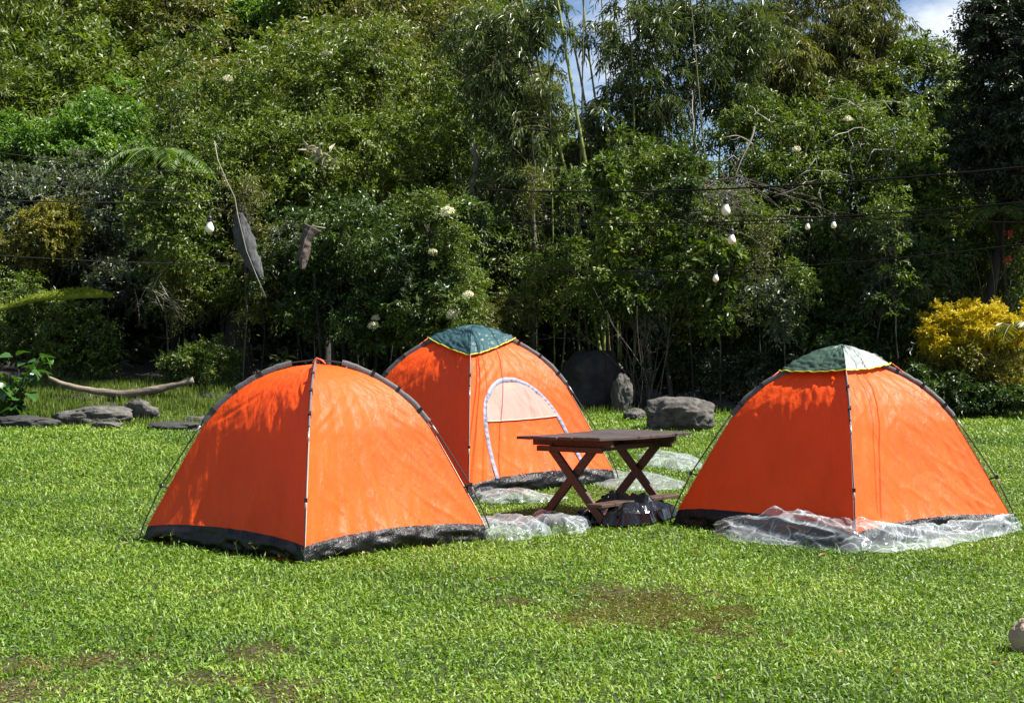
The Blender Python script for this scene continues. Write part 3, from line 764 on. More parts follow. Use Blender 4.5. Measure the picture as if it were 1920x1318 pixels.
# ------------------------------------------------------------------ bamboo
def bamboo():
    rng = np.random.default_rng(77)
    base = G(1125, 31)
    root = empty('bamboo_clump', base)
    tag(root, 'tall bamboo clump with leaning yellow-green culms and hanging leaves', 'bamboo')
    m = simple_mat('culm', (.20, .23, .05), .4, 6, .3, .1, 30, col2=(.10, .13, .03))
    mo = simple_mat('culm_old', (.13, .12, .05), .5, 6, .4, .1, 30)
    b0 = np.array(base)
    culms = [([(1130, 690), (1085, 420), (1045, 260), (1020, 160), (977, 0), (935, -120)], 31, .046),
             ([(1135, 690), (1120, 440), (1097, 300), (1073, 167), (1048, 17), (1020, -140)], 30.7, .05),
             ([(1145, 690), (1125, 430), (1105, 260), (1093, 167), (1060, 10), (1040, -120)], 31.3, .036),
             ([(1165, 690), (1155, 440), (1140, 350), (1118, 200), (1098, 60), (1085, -100)], 31.6, .034),
             ([(1190, 690), (1192, 400), (1187, 133), (1175, -10), (1165, -130)], 31.4, .036),
             ([(1110, 690), (1070, 420), (1040, 300), (1012, 200), (985, 90), (950, -60)], 31.8, .03),
             ([(1215, 690), (1235, 400), (1240, 200), (1225, 0), (1215, -110)], 32, .03),
             ([(1290, 690), (1300, 420), (1303, 243), (1295, 0), (1285, -130)], 32.2, .036),
             ([(1320, 690), (1345, 420), (1352, 200), (1345, 40), (1330, -110)], 32.6, .03)]
    rr = random.Random(8)
    for px in (1010, 1040, 1085, 1160, 1250, 1345):
        l = rr.uniform(-70, 10); culms.append(([(px, 690), (px + l * .25, 420), (px + l * .55, 240), (px + l * .8, 100), (px + l, -20), (px + l * 1.3, -120)], rr.uniform(30.6, 32), rr.uniform(.014, .03)))
    tops = []
    for ci, (pl, Y, r) in enumerate(culms):
        pts = np.array([tuple(P(a, b, Y)) for a, b in pl])
        s = np.concatenate([[0], np.cumsum(np.linalg.norm(np.diff(pts, axis=0), axis=1))])
        nseg = 26; u = np.linspace(0, s[-1], nseg * 3 + 1)
        q = np.stack([np.interp(u, s, pts[:, k]) for k in range(3)], -1)
        for _ in range(4): q[1:-1] = (q[:-2] + q[1:-1] * 2 + q[2:]) / 4
        q = q - b0
        q[0, 2] = min(q[0, 2], float(gz(q[0, 0] + b0[0], Y)) - b0[2] - .1)
        rad = r * .8 * np.linspace(1, .55, len(u))
        rad[::3] *= 1.22
        g = Geo(); g.tube(q, rad, 8)
        link('culm', g.mesh('culm', m if ci % 3 != 2 or ci == 8 else mo, True), root)
        tops.append(q)
    # side branches + hanging leaves
    blobs = [B(930, 130, 31, 70, 110, .9), B(900, 60, 31.5, 60, 60, .8, .4), B(980, 240, 31, 60, 120, .8), B(960, 380, 31, 50, 90, .7, .6), B(1010, 40, 31, 60, 70, .8, .6),
             B(1080, 300, 31.5, 60, 120, .8, .6), B(1180, 60, 31.5, 70, 90, .9, .9), B(1240, 180, 31.8, 90, 100, 1.0, 1.1), B(1150, 240, 31.6, 60, 80, .8, .7), B(1320, 90, 32.3, 80, 110, 1.0, 1.0),
             B(1400, 60, 32.6, 70, 90, 1.0, .8), B(1380, 200, 32.5, 80, 70, .9, .6), B(1260, 20, 32, 90, 60, 1.0, .8), B(1210, 300, 31.6, 60, 60, .8, .5)]
    Cs, Os = [], []
    for i, (c, rad, sh) in enumerate(blobs):
        C, O = ell_clumps(rng, c, rad, int(80 * sh), 300 + i, .5, .25); Cs.append(C); Os.append(O)
    C = np.vstack(Cs) - b0; O = np.vstack(Os)
    V, T = sprays(rng, C, O, .34, 5, 9, .21, .03, .7, -.1, 1.1)
    link('foliage', mesh_np('foliage', V, T, M['leaf_bamboo']), root)
    g = Geo(); allp = np.vstack([t[10:] for t in tops])
    for i in rng.choice(len(C), 330, replace=False):
        d = ((allp - C[i]) ** 2).sum(1); d += np.where(allp[:, 2] > C[i][2] + .6, 2, 0)
        g.tube(bent(allp[np.argmin(d)], C[i], rng, 5, .05), np.linspace(.011, .003, 5), 3, cap=False)
    link('branches', g.mesh('branches', mo, False), root)['kind'] = 'stuff'
bamboo()

# ------------------------------------------------------------------ pale bare shrub, dead twigs
def twig_shrub(name, label, base, tips_box, n, mat, seed, r0=.016, fork=3):
    rng = np.random.default_rng(seed)
    base = np.array(tuple(base), float)
    root = empty(name, tuple(base)); tag(root, label, 'shrub')
    (x0, x1, y0, y1, Y) = tips_box
    for i in range(n):
        g = Geo()
        t = np.array(tuple(P(rng.uniform(x0, x1), rng.uniform(y0, y1), Y + rng.uniform(-.5, .5)))) - base
        s = np.array([rng.normal(0, .12), rng.normal(0, .12), -.1])
        main = bent(s, t, rng, 8, .05)
        g.tube(main, np.linspace(r0, r0 * .3, 8), 5)
        for k in range(fork):
            j = rng.integers(2, 7)
            e = main[j] + (main[j] - main[j - 1]) * rng.uniform(1.0, 2.5) + rng.normal(0, .22, 3)
            b = bent(main[j], e, rng, 5, .09)
            g.tube(b, np.linspace(r0 * .45, r0 * .2, 5), 4)
            for _ in range(2):
                e2 = b[3] + nrm(rng.normal(0, 1, 3) + (e - main[j])) * rng.uniform(.12, .3)
                g.tube(bent(b[2 + _], e2, rng, 4, .1), np.linspace(r0 * .25, r0 * .12, 4), 3)
        link('stem', g.mesh('stem', mat, True), root)
    return root
twig_shrub('bare_shrub', 'bare shrub with pale curving stems behind the picnic table', G(1215, 27.6), (1065, 1290, 500, 620, 27.6), 15, M['bark'], 51, r0=.009)
twig_shrub('bare_shrub', 'pale leafless branches among leaves behind the right-hand tent', G(1440, 29.6), (1350, 1520, 370, 520, 29.2), 7, M['bark_pale'], 52, r0=.014)
twig_shrub('bare_shrub', 'thin grey leafless shrub just above the yellow bush', G(1860, 28.4), (1760, 1930, 440, 590, 28.3), 14, M['bark'], 53, r0=.013)


def hanging_twigs(name, label, px, py, Y, n, mat, seed, spread=1.0, length=1.2, r=.006, dirx=.5):
    rng = np.random.default_rng(seed)
    c = P(px, py, Y); root = empty(name, c); tag(root, label, 'twigs')
    g = Geo(); g.tube(bent((0, 0, 0), (.5, .9, 1.1), rng, 7, .05), np.linspace(r * 1.2, r * 3.5, 7), 6); link('limb', g.mesh('limb', mat, True), root)
    for i in range(n):
        a = rng.normal(0, .12 * spread, 3)
        e = a + np.array([rng.normal(dirx, .35 * spread), rng.normal(0, .25), -rng.uniform(.35, 1) * length])
        g = Geo(); main = bent(a, e, rng, 6, .07); g.tube(main, np.linspace(r, r * .4, 6), 4)
        for k in range(5):
            j = rng.integers(1, 5)
            g.tube(bent(main[j], main[j] + rng.normal(0, .13, 3) + (e - a) * .12, rng, 3, .1), np.linspace(r * .6, r * .3, 3), 3)
        link('twig', g.mesh('twig', mat, True), root)
hanging_twigs('hanging_twigs', 'pale drooping twigs hanging over the dark hollow', 285, 545, 27.5, 9, M['bark_pale'], 61, .9, .75, .005, .4)
hanging_twigs('dry_twig_tangle', 'dense tangle of dry grey hanging twigs behind the bulbs', 1375, 345, 27.5, 42, M['bark'], 62, 2.2, .95, .006, .05)

# ------------------------------------------------------------------ yellow bush, ground cover, big-leaved plant
yb = G(1830, 27)
plant('yellow_bush', 'bright golden-yellow leafed bush at the lawn edge', 'bush', yb, [B(1800, 610, 27, 70, 38, .6), B(1870, 615, 27, 70, 42, .6), B(1770, 640, 26.9, 40, 30, .4, .4)],
      115, M['leaf_yellow'], M['bark_dark'], 71, r=.17, ntw=6, nl=9, L=.075, W=.028, r0=.03, upb=.5, leafdroop=-.1, thin=.004, cut=.1)
plant('bush', 'yellow-green lower bush beneath the golden bush', 'bush', G(1840, 26.8), [B(1830, 680, 26.9, 90, 42, .6), B(1880, 700, 26.8, 60, 40, .5, .6)],
      95, M['leaf_yellowgreen'], M['bark_dark'], 72, r=.2, ntw=5, nl=8, L=.075, W=.03, r0=.03)
plant('ground_cover', 'low leafy plants at the lawn edge below the golden bush', 'plants', G(1790, 26.3), [B(1760, 735, 26.3, 70, 26, .5), B(1830, 745, 26.2, 60, 22, .5, .8), B(1900, 750, 26.2, 50, 22, .5, .5), B(1700, 720, 26.6, 50, 28, .5, .6)],
      95, M['leaf_deep'], M['bark_dark'], 73, r=.16, ntw=6, nl=7, L=.075, W=.04, r0=.01)
plant('leafy_clump', 'sparse dark fern-like plants under the trees left of the tents', 'plants', G(400, 27.6), [B(390, 680, 27.4, 60, 35, .5), B(330, 690, 27.6, 50, 25, .5, .6)],
      60, M['leaf_mid'], M['bark_dark'], 74, r=.2, ntw=5, nl=8, L=.08, W=.025, r0=.01)
plant('bush', 'shaded dark bush between the boulders and the right-hand tent', 'bush', G(1480, 27.5), [B(1450, 700, 27.6, 100, 40, .6), B(1340, 700, 27.9, 70, 35, .6, .6)],
      70, M['leaf_dark'], M['bark_dark'], 75, r=.22, ntw=5, nl=7, L=.08, W=.035, r0=.02)

def big_leaf_plant():
    rng = np.random.default_rng(81)
    base = G(25, 24.6); root = empty('broad_leaf_plant', base)
    tag(root, 'broad-leaved dark green plant on the left lawn edge', 'plant')
    b0 = np.array(base)
    g = Geo(); k = 0
    leaf_meshes = []
    for v in range(4):      # heart shaped leaf, 5 stations
        L = 1.0; ts = np.array([0, .12, .35, .65, .88, 1.0]); ws = np.array([.0, .30, .40, .28, .12, .0])
        V = []; Q = []
        for t, w in zip(ts, ws):
            z = -.35 * t * t + rng.normal(0, .02)
            V += [(-w, t, z + .12 * w * 2), (0, t, z), (w, t, z + .12 * w * 2)]
        for i in range(len(ts) - 1):
            a = i * 3; Q += [(a, a + 1, a + 4, a + 3), (a + 1, a + 2, a + 5, a + 4)]
        leaf_meshes.append(mesh_np('leaf', np.array(V), np.array(Q), M['leaf_big'], True))
    for s in range(11):
        tip = np.array(tuple(P(rng.uniform(-30, 88), rng.uniform(665, 765), 24.6 + rng.uniform(-.35, .35)))) - b0
        main = bent((rng.normal(0, .12), rng.normal(0, .1), -.05), tip, rng, 6, .06)
        g.tube(main, np.linspace(.012, .004, 6), 4)
        for j in range(10):
            p = main[rng.integers(1, 6)] + rng.normal(0, .05, 3)
            l = link('leaf', leaf_meshes[rng.integers(0, 4)], root, tuple(p))
            sc = rng.uniform(.15, .26); l.scale = (sc, sc, sc)
            l.rotation_euler = (rng.uniform(-.9, .5), rng.uniform(-.5, .5), rng.uniform(0, 6.28))
    link('stems', g.mesh('stems', M['bark_dark'], True), root)
big_leaf_plant()

# --- weeds and tall grass along the bank and forest edge
def weeds():
    rng = np.random.default_rng(91)
    n = 26000
    px = rng.uniform(-60, 480, n); Y = rng.uniform(24.0, 28.6, n)
    x = (px - 960) / F * Y
    m2 = 16000
    px2 = rng.uniform(480, 1990, m2); Y2 = rng.uniform(25.6, 28.8, m2); x2 = (px2 - 960) / F * Y2
    keep2 = np.abs(Y2 - lawn_edge(x2)) < .7 + .6 * vnoise(x2 * 1.3, Y2, seed=4)
    x = np.concatenate([x, x2[keep2]]); Y = np.concatenate([Y, Y2[keep2]])
    cl = fbm(x * 1.4, Y * 1.4, seed=77)
    k = rng.random(len(x)) < .55 + cl * .8
    x, Y, cl = x[k], Y[k], cl[k]
    n = len(x)
    b = np.stack([x, Y, gz(x, Y) - .01], -1)
    a = rng.uniform(0, 6.28, n); lean = rng.uniform(.15, .8, n)
    D = np.stack([np.cos(a) * lean, np.sin(a) * lean, np.ones(n)], -1)
    N = np.stack([-np.cos(a), -np.sin(a), lean], -1)
    L = rng.uniform(.05, .17, n) * (.7 + .5 * np.clip(cl + .4, 0, 1))
    V, T = leaf_geo(b, D, nrm(N + rng.normal(0, .3, N.shape)), L, rng.uniform(.012, .022, n), .1, -.25)
    o = link('tall_grass', mesh_np('tall_grass', V, T, M['weed']))
    tag(o, 'unmown taller grass and weeds along the edge of the clearing', 'grass', kind='stuff')
weeds()

# creeping undergrowth carpeting the forest floor and hill
def undergrowth():
    rng = np.random.default_rng(95)
    n = 60000
    Y = rng.uniform(30, 80, n); x = rng.uniform(-.36, .36, n) * Y
    k = (x < 6) | (Y < 45); x, Y = x[k], Y[k]; n = len(x)
    p = np.stack([x, Y, gz(x, Y) + rng.uniform(.05, .5, n)], -1)
    D = rng.normal(0, 1, (n, 3)); D[:, 2] *= .5
    N = rng.normal(0, .5, (n, 3)); N[:, 2] += 1
    V, T = leaf_geo(p, D, nrm(N), rng.uniform(.14, .3, n), rng.uniform(.07, .14, n))
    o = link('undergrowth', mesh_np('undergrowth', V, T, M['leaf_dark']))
    tag(o, 'low creeping undergrowth covering the wooded slope', 'undergrowth', kind='stuff')
undergrowth()

# ------------------------------------------------------------------ flower heads, fern, dead fronds
def flower_heads():
    rng = np.random.default_rng(33)
    spots = [(428, 150, 30.2, .09), (549, 92, 31, .10), (558, 86, 31.1, .09), (612, 103, 31, .10), (840, 400, 26.3, .12), (812, 474, 26.2, .07), (878, 555, 25.8, .09), (849, 590, 25.8, .10), (701, 612, 26.4, .09), (705, 598, 26.5, .07), (765, 528, 26.6, .06), (757, 545, 26.5, .06), (1590, 225, 30, .08), (1493, 282, 29.5, .08), (770, 515, 26.5, .06)]
    me = []
    for v in range(3):      # domed umbel of many florets
        n = 260; d = nrm(rng.normal(0, 1, (n, 3))); d[:, 2] = np.abs(d[:, 2]) * 1.1 - .15
        d *= (1 + .2 * vnoise(d[:, 0] * 3 + v, d[:, 1] * 3, seed=v))[:, None]
        V, T = leaf_geo(d, rng.normal(0, 1, (n, 3)), nrm(d), .34, .26)
        g = Geo(); g.add(V, T); g.tube([(0, 0, .3), (0, 0, -.6), (.1, .4, -1.2)], [.04, .05, .05], 4)
        me.append(g.mesh('umbel', M['flower']))
    for i, (px, py, Y, r) in enumerate(spots):
        o = link('flower_head', me[i % 3], None, P(px, py, Y)); o.scale = (r * .95, r * .95, r * .85)
        o.rotation_euler = (rng.uniform(-.3, .5), rng.uniform(-.4, .4), rng.uniform(0, 6))
        lab = 'cream domed flower head on a stalk among green leaves'
        tag(o, lab, 'flower', 'cream flower heads in the thicket')
    for i, (px, py, Y) in enumerate([(1643, 428, 28.6), (1892, 438, 27.6), (1714, 495, 28.2), (1890, 487, 27.5)]):
        n = 40; p = rng.normal(0, .03, (n, 3)); V, T = leaf_geo(p, rng.normal(0, 1, (n, 3)), nrm(rng.normal(0, 1, (n, 3))), .035, .022)
        g = Geo(); g.add(V, T); g.tube([(0, 0, 0), (.02, .1, -.05), (.05, .4, -.1)], .003, 4)
        o = link('red_flower', g.mesh('red_flower', M['red_flower']), None, P(px, py, Y))
        tag(o, 'small cluster of red blossom among shrub leaves', 'flower', 'red blossoms in the thicket')
flower_heads()

def frond(rng, L, npin, pl, mat, name, parent, loc, az, rise, droop, pw=.35):
    """arching frond with paired pinnae"""
    t = np.linspace(0, 1, 14)
    d = np.array([math.cos(az), math.sin(az)])
    pts = np.stack([d[0] * t * L, d[1] * t * L, rise * t * L - droop * t * t * L], -1)
    g = Geo(); g.tube(pts, np.linspace(.012, .003, 14) * L, 4)
    tt = np.repeat(np.linspace(.1, 1, npin), 2)
    p = np.stack([np.interp(tt, t, pts[:, k]) for k in range(3)], -1)
    tan = nrm(np.stack([np.interp(tt, t, np.gradient(pts[:, k])) for k in range(3)], -1))
    up = np.array([0, 0, 1.]); side = nrm(np.cross(tan, up)) * np.where(np.arange(len(tt)) % 2 == 0, 1, -1)[:, None]
    D = side + tan * .45; D[:, 2] -= .25 + rng.uniform(-.1, .2, len(tt))
    Lp = pl * L * np.sin(np.pi * np.clip(tt * .85 + .12, 0, 1)) ** .7
    V, T = leaf_geo(p, D, nrm(np.cross(side, tan) * np.sign(side[:, :1] + 1e-6) * 0 + up + rng.normal(0, .2, p.shape)), Lp + .02, Lp * pw + .01)
    g.add(V, T)
    return link(name, g.mesh(name, mat), parent, loc)

def tree_fern():
    rng = np.random.default_rng(44)
    c = P(300, 285, 27.6); gd = G(330, 30.6)
    root = empty('tree_fern', gd); tag(root, 'light green tree fern with arching feathery fronds', 'tree fern')
    off = np.array(c) - np.array(gd)
    g = Geo(); g.tube(bent((0, 0, -.1), off, rng, 7, .02), np.linspace(.09, .06, 7), 8); link('trunk', g.mesh('trunk', M['bark_dark'], True), root)
    for i, az in enumerate([-.5, -.1, .25, .7, 1.5, 2.3, 3.0, 3.5, 4.2, -1.2]):
        frond(rng, rng.uniform(.85, 1.15), 26, .26, M['fern'], 'frond', root, tuple(off), az, .35, .75, .28)
tree_fern()
def palms():
    rng = np.random.default_rng(45)
    for (px, py, Y, n, L, mt, lab) in [(1885, 395, 27.8, 7, .8, 'fern', 'light green feathery palm above the thin grey shrub'),
                                   (1905, 612, 26.6, 9, .6, 'leaf_yellowgreen', 'small yellow-green palm growing out of the golden bush')]:
        c = P(px, py, Y); gd = G(px, Y + 1.6); root = empty('palm', gd); tag(root, lab, 'palm')
        off = np.array(c) - np.array(gd)
        g = Geo(); g.tube(bent((0, 0, -.1), off, rng, 7, .02), np.linspace(.04, .03, 7), 7); link('trunk', g.mesh('trunk', M['bark_dark'], True), root)
        for i in range(n):
            frond(rng, L * rng.uniform(.8, 1.1), 20, .36, M[mt], 'frond', root, tuple(off), i * 6.283 / n + rng.uniform(-.3, .3), rng.uniform(.3, .8), rng.uniform(.7, 1.1), .14)
palms()

def dead_frond(label, spine, widths, Y, mat, stalk, seed):
    rng = np.random.default_rng(seed)
    o0 = P(*spine[0], Y); root = empty('dry_leaf', o0); tag(root, label, 'dry leaf')
    S = np.array([tuple(P(a, b, Y) - o0) for a, b in spine]); n = len(S); k = 9
    tan = nrm(np.gradient(S, axis=0)); side = nrm(np.cross(tan, np.array([0, 1., 0])))
    fine = np.linspace(0, n - 1, 40)
    Sf = np.stack([np.interp(fine, np.arange(n), S[:, i]) for i in range(3)], -1); sf = np.stack([np.interp(fine, np.arange(n), side[:, i]) for i in range(3)], -1)
    wf = np.interp(fine, np.arange(n), widths) / F * Y
    V = []
    for i in range(40):
        for j in range(k):
            u = j / (k - 1) * 2 - 1
            p = Sf[i] + sf[i] * wf[i] * (u * .5 * (1 + .12 * vnoise(np.array([fine[i] * 9]), np.array([u * .6]), seed=seed + 7)[0]) + .12 * vnoise(np.array([fine[i] * 1.5]), np.array([u * 2]), seed=seed)[0])
            p = p + np.array([0, 1., 0]) * (abs(u) * wf[i] * .35 + .02 * vnoise(np.array([fine[i] * 4]), np.array([u * 6]), seed=seed + 3)[0])
            V.append(p)
    me = mesh_np('blade', np.array(V), grid_faces(40, k), mat, True)
    ob = link('blade', me, root)
    sol = ob.modifiers.new('thick', 'SOLIDIFY'); sol.thickness = .006
    g = Geo(); st = np.array([tuple(P(a, b, Y - .06) - o0) for a, b in stalk]); g.tube(st, np.linspace(.011, .006, len(st)), 5)
    link('stalk', g.mesh('stalk', M['bark_pale'], True), root)
dead_frond('long grey dried palm sheath hanging from a stalk in the trees', [(447, 400), (450, 425), (458, 455), (472, 490), (490, 522)], [12, 30, 34, 32, 8], 26, M['dry'],
           [(402, 265), (408, 300), (425, 340), (440, 370), (446, 405), (462, 470), (482, 520), (499, 558)], 5)
dead_frond('small brown dried leaf hanging in the dark bushy tree', [(585, 425), (572, 450), (568, 480), (566, 505)], [34, 24, 22, 8], 26.2, simple_mat('dry_brown', (.08, .055, .05), .8, 14, .5, .6, 40),
           [(610, 428), (585, 424), (572, 450), (562, 490)], 6)
def dry_cluster():
    rng = np.random.default_rng(9); root = empty('dry_leaves', P(600, 285, 28.3)); tag(root, 'cluster of pale dried leaves caught in the flowering tree', 'dry leaves')
    mt = simple_mat('dry_pale', (.42, .38, .27), .8, 14, .4, .6, 40)
    for i in range(16):
        d = np.array([[rng.normal(.2, .8), rng.normal(-.2, .4), rng.normal(-.2, .5)]])
        V, T = leaf_geo(np.array([[rng.normal(0, .18), rng.normal(0, .1), rng.normal(0, .05)]]), d, nrm(np.array([[rng.normal(0, .5), -.6, 1.]])), rng.uniform(.15, .32), rng.uniform(.04, .09), .3, .3)
        link('leaf', mesh_np('leaf', V, T, mt), root)
dry_cluster()

# ------------------------------------------------------------------ rocks, logs
def rock(name, label, px, py_bottom, Y, w, h, d, mat, seed, group=None, sink=.25, amp=.22):
    rng = np.random.default_rng(seed)
    import bmesh
    bm = bmesh.new(); bmesh.ops.create_icosphere(bm, subdivisions=5, radius=1)
    V = np.array([v.co[:] for v in bm.verts])
    q = np.sign(V) * np.abs(V) ** .9
    n = 1 + amp * vnoise(V[:, 0] * 1.3 + seed, V[:, 1] * 1.3, V[:, 2] * 1.3, seed=seed) + (.09 + amp * .25) * fbm(V[:, 0] * 3.5, V[:, 1] * 3.5 + seed, V[:, 2] * 3.5, seed=seed + 2) + .05 * (1 - 2 * np.abs(vnoise(V[:, 0] * 5 + seed, V[:, 1] * 5, V[:, 2] * 5, seed=seed + 6))) + .03 * fbm(V[:, 0] * 12, V[:, 1] * 12, V[:, 2] * 12, seed=seed + 4)
    q = q * n[:, None] * np.array([w / 2, d / 2, h / (1 + (1 - sink))])
    for v, c in zip(bm.verts, q): v.co = c
    me = bpy.data.meshes.new(name); bm.to_mesh(me); bm.free()
    me.polygons.foreach_set('use_smooth', np.ones(len(me.polygons), bool))
    me.materials.append(mat)
    g = G(px, Y)
    o = link(name, me, None, (g.x, g.y, g.z + h / (1 + (1 - sink)) * (1 - sink)))
    o.rotation_euler = (0, 0, rng.uniform(-.3, .3))
    tag(o, label, 'rock', group)
    return o
rock('boulder', 'grey granite boulder lying on the lawn behind the picnic table', 1272, 800, 23.6, 1.06, .47, .7, M['rock'], 2, sink=.35)
rock('stone', 'small grey stone beside the granite boulder', 1190, 765, 25.5, .34, .18, .3, M['rock'], 3)
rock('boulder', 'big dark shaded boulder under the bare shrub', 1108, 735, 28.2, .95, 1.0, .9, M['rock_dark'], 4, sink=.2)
rock('boulder', 'tall narrow brownish boulder leaning on the big dark boulder', 1166, 735, 27.3, .34, .66, .4, M['rock'], 5, sink=.2)
for i, (px, Y, w, h, lab) in enumerate([(1215, 28, .6, .35, 'low dark rock beside the tall narrow boulder'), (1290, 28.3, .5, .28, 'low dark rock behind the granite boulder'), (1250, 27.4, .3, .2, 'little dark rock between two low rocks behind the granite boulder'), (1350, 27.6, .45, .25, 'low dark rock between granite boulder and right-hand tent')]):
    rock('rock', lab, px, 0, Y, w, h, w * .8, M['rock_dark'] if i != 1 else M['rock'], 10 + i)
for i, (px, Y, w, h, lab) in enumerate([(975, 28.5, .7, .62, 'tan rock just right of the teal tent top'), (800, 29, .45, .62, 'tan rock just left of the teal tent top'), (730, 28.6, .7, .5, 'brownish rock under the dark bushy tree')]):
    rock('rock', lab, px, 0, Y, w, h, w * .8, M['rock_tan'] if i != 2 else M['rock'], 20 + i)
for i, (px, Y, w, h, lab, mt) in enumerate([(45, 24.1, .95, .10, 'long flat dark stone by the broad-leaved plant', 'rock_dark'), (180, 24.6, 1.15, .16, 'long flat grey stone at the foot of the grassy bank', 'rock'),
                               (200, 23.9, .55, .06, 'thin flat stone in front of the long grey stone', 'rock'), (330, 23.6, .8, .07, 'flat stone beside the flyless orange tent', 'rock_dark'), (262, 25.0, .6, .16, 'dark rock half buried in the grassy bank', 'rock'), (375, 24.5, .5, .07, 'small flat stone behind the flyless tent', 'rock')]):
    rock('stone', lab, px, 0, Y, w, h * 1.7, w * .45, M[mt], 30 + i, sink=.5, amp=.3)
rock('stone', 'tan stone poking up through the open lawn', 1926, 0, 7.95, .14, .17, .18, M['rock_tan'], 45, sink=.2)

def log(name, label, pts, Y, rad, mat, cat='log', k=10):
    p0 = P(*pts[0], Y); a = np.array([tuple(P(x, y, Y) - p0) for x, y in pts])
    s = np.linspace(0, len(a) - 1, 40); q = np.stack([np.interp(s, np.arange(len(a)), a[:, i]) for i in range(3)], -1)
    for _ in range(6): q[1:-1] = (q[:-2] + 2 * q[1:-1] + q[2:]) / 4
    r = np.interp(s, np.arange(len(a)), rad) * (1 + .10 * vnoise(s * 2.0, s * 0, seed=3))
    r[0] *= .5; k = 16
    g = Geo(); g.tube(q, r, k, cap=True)
    Vt = g.V[0]; cen = np.vstack([np.repeat(q, k, 0), q[:1], q[-1:]]); dv = Vt - cen
    g.V[0] = cen + dv * (1 + .22 * vnoise(Vt[:, 0] * 5, Vt[:, 1] * 16, Vt[:, 2] * 16, seed=6) + .12 * vnoise(Vt[:, 0] * 16, Vt[:, 1] * 34, Vt[:, 2] * 34, seed=7))[:, None]
    o = link(name, g.mesh(name, mat, True), None, p0)
    tag(o, label, cat); return o
log('fallen_log', 'pale curved fallen trunk lying along the grassy bank', [(90, 706), (120, 722), (170, 733), (240, 739), (300, 730), (362, 712)], 26.2, [.025, .05, .055, .06, .065, .055], M['log'])
mb = log('mossy_branch', 'thick branch covered in bright yellow-green moss in the dark hollow', [(-30, 590), (60, 562), (120, 554), (165, 551), (206, 556)], 26.9, [.03, .05, .072, .065, .025], M['moss'])
def moss_fuzz(o):
    rng = np.random.default_rng(5); me = o.data
    V = np.array([v.co[:] for v in me.vertices]); Nn = np.array([v.normal[:] for v in me.vertices])
    idx = rng.integers(0, len(V), 9000); p = V[idx] + rng.normal(0, .02, (9000, 3)); n = Nn[idx]
    k = n[:, 2] > .1; p, n = p[k], n[k]
    Vl, T = leaf_geo(p, n + rng.normal(0, .6, n.shape), nrm(rng.normal(0, 1, n.shape)), rng.uniform(.015, .06, len(p)) * (.5 + .8 * (vnoise(p[:, 0] * 9, p[:, 1] * 9, seed=2) * .5 + .5)), .011)
    f = link('moss', mesh_np('moss', Vl, T, leaf_mat('moss_leaf', [(0, (.10, .14, .01)), (.5, (.20, .25, .015)), (1, (.32, .34, .03))])), o); f['kind'] = 'stuff'
moss_fuzz(mb)
def dead_tree(name, label, pts, Y, rad, mat, seed, nb=6):
    rng = np.random.default_rng(seed)
    root = empty(name, G(pts[0][0], Y)); tag(root, label, 'tree'); b0 = np.array(root.location)
    a = np.array([tuple(P(x, y, Y)) for x, y in pts]) - b0; a[0, 2] = -.1
    q = np.linspace(0, len(a) - 1, 24); c = np.stack([np.interp(q, np.arange(len(a)), a[:, i]) for i in range(3)], -1)
    c[1:-1] += rng.normal(0, .012, (22, 3))
    g = Geo(); g.tube(c, np.interp(q, np.arange(len(a)), rad) * (1 + .15 * vnoise(q * 3, q * 0, seed=seed)), 9)
    link('trunk', g.mesh('trunk', mat, True), root)
    for k in range(nb):
        p = c[rng.integers(9, 24)]; e = p + np.array([rng.normal(0, .5), rng.normal(0, .3), rng.uniform(.2, .8)])
        g = Geo(); g.tube(bent(p, e, rng, 5, .1), np.linspace(rad[-1] * .4, .006, 5), 5); link('branch', g.mesh('branch', mat, True), root)
dead_tree('dark_tree', 'thick black trunk standing in shade behind the flyless tent', [(462, 770), (448, 690), (446, 600), (450, 480), (455, 380)], 28.9, [.36, .28, .24, .2, .15], M['bark_dark'], 1)
dead_tree('slim_tree', 'slim pale grey trunk standing behind the wires beside the bamboo', [(1000, 700), (1002, 560), (1003, 460), (999, 370), (1003, 300)], 30.2, [.04, .035, .04, .03, .02], M['bark'], 2)
dead_tree('slim_tree', 'pale dead tree with light bark above the teal-topped tent', [(885, 700), (888, 500), (886, 370), (893, 300), (890, 270)], 31.4, [.05, .045, .05, .06, .03], M['bark_pale'], 3)
for i, px in enumerate((598, 622, 640, 662, 683, 700)):
    dead_tree('sapling', 'thin dark stem of the thicket rising behind the flyless tent', [(px, 740), (px + 4, 650), (px - 6 + 3 * i, 560), (px + 6 * i - 15, 470)], 27.2 + .15 * i, [.035, .03, .026, .015], M['bark_dark'], 10 + i, 4)
for o in bpy.data.objects:
    if o.name.startswith('sapling') and o.get('label', '').startswith('thin dark stem'): o['group'] = 'thin dark stems behind the flyless tent'

# ------------------------------------------------------------------ tents
PROF = np.array([(1, 0), (.973, .09), (.866, .28), (.757, .47), (.65, .65), (.56, .755), (.46, .84), (.36, .900), (.25, .952), (.157, .982), (.07, .996), (0, 1)])
_s = np.concatenate([[0], np.cumsum(np.linalg.norm(np.diff(PROF, axis=0), axis=1))]); _s /= _s[-1]
_u = np.linspace(0, 1, 200); PF = np.stack([np.interp(_u, _s, PROF[:, i]) for i in range(2)], -1)
for _ in range(12): PF[1:-1] = (PF[:-2] + 2 * PF[1:-1] + PF[2:]) / 4
HSORT = PF[:, 1]

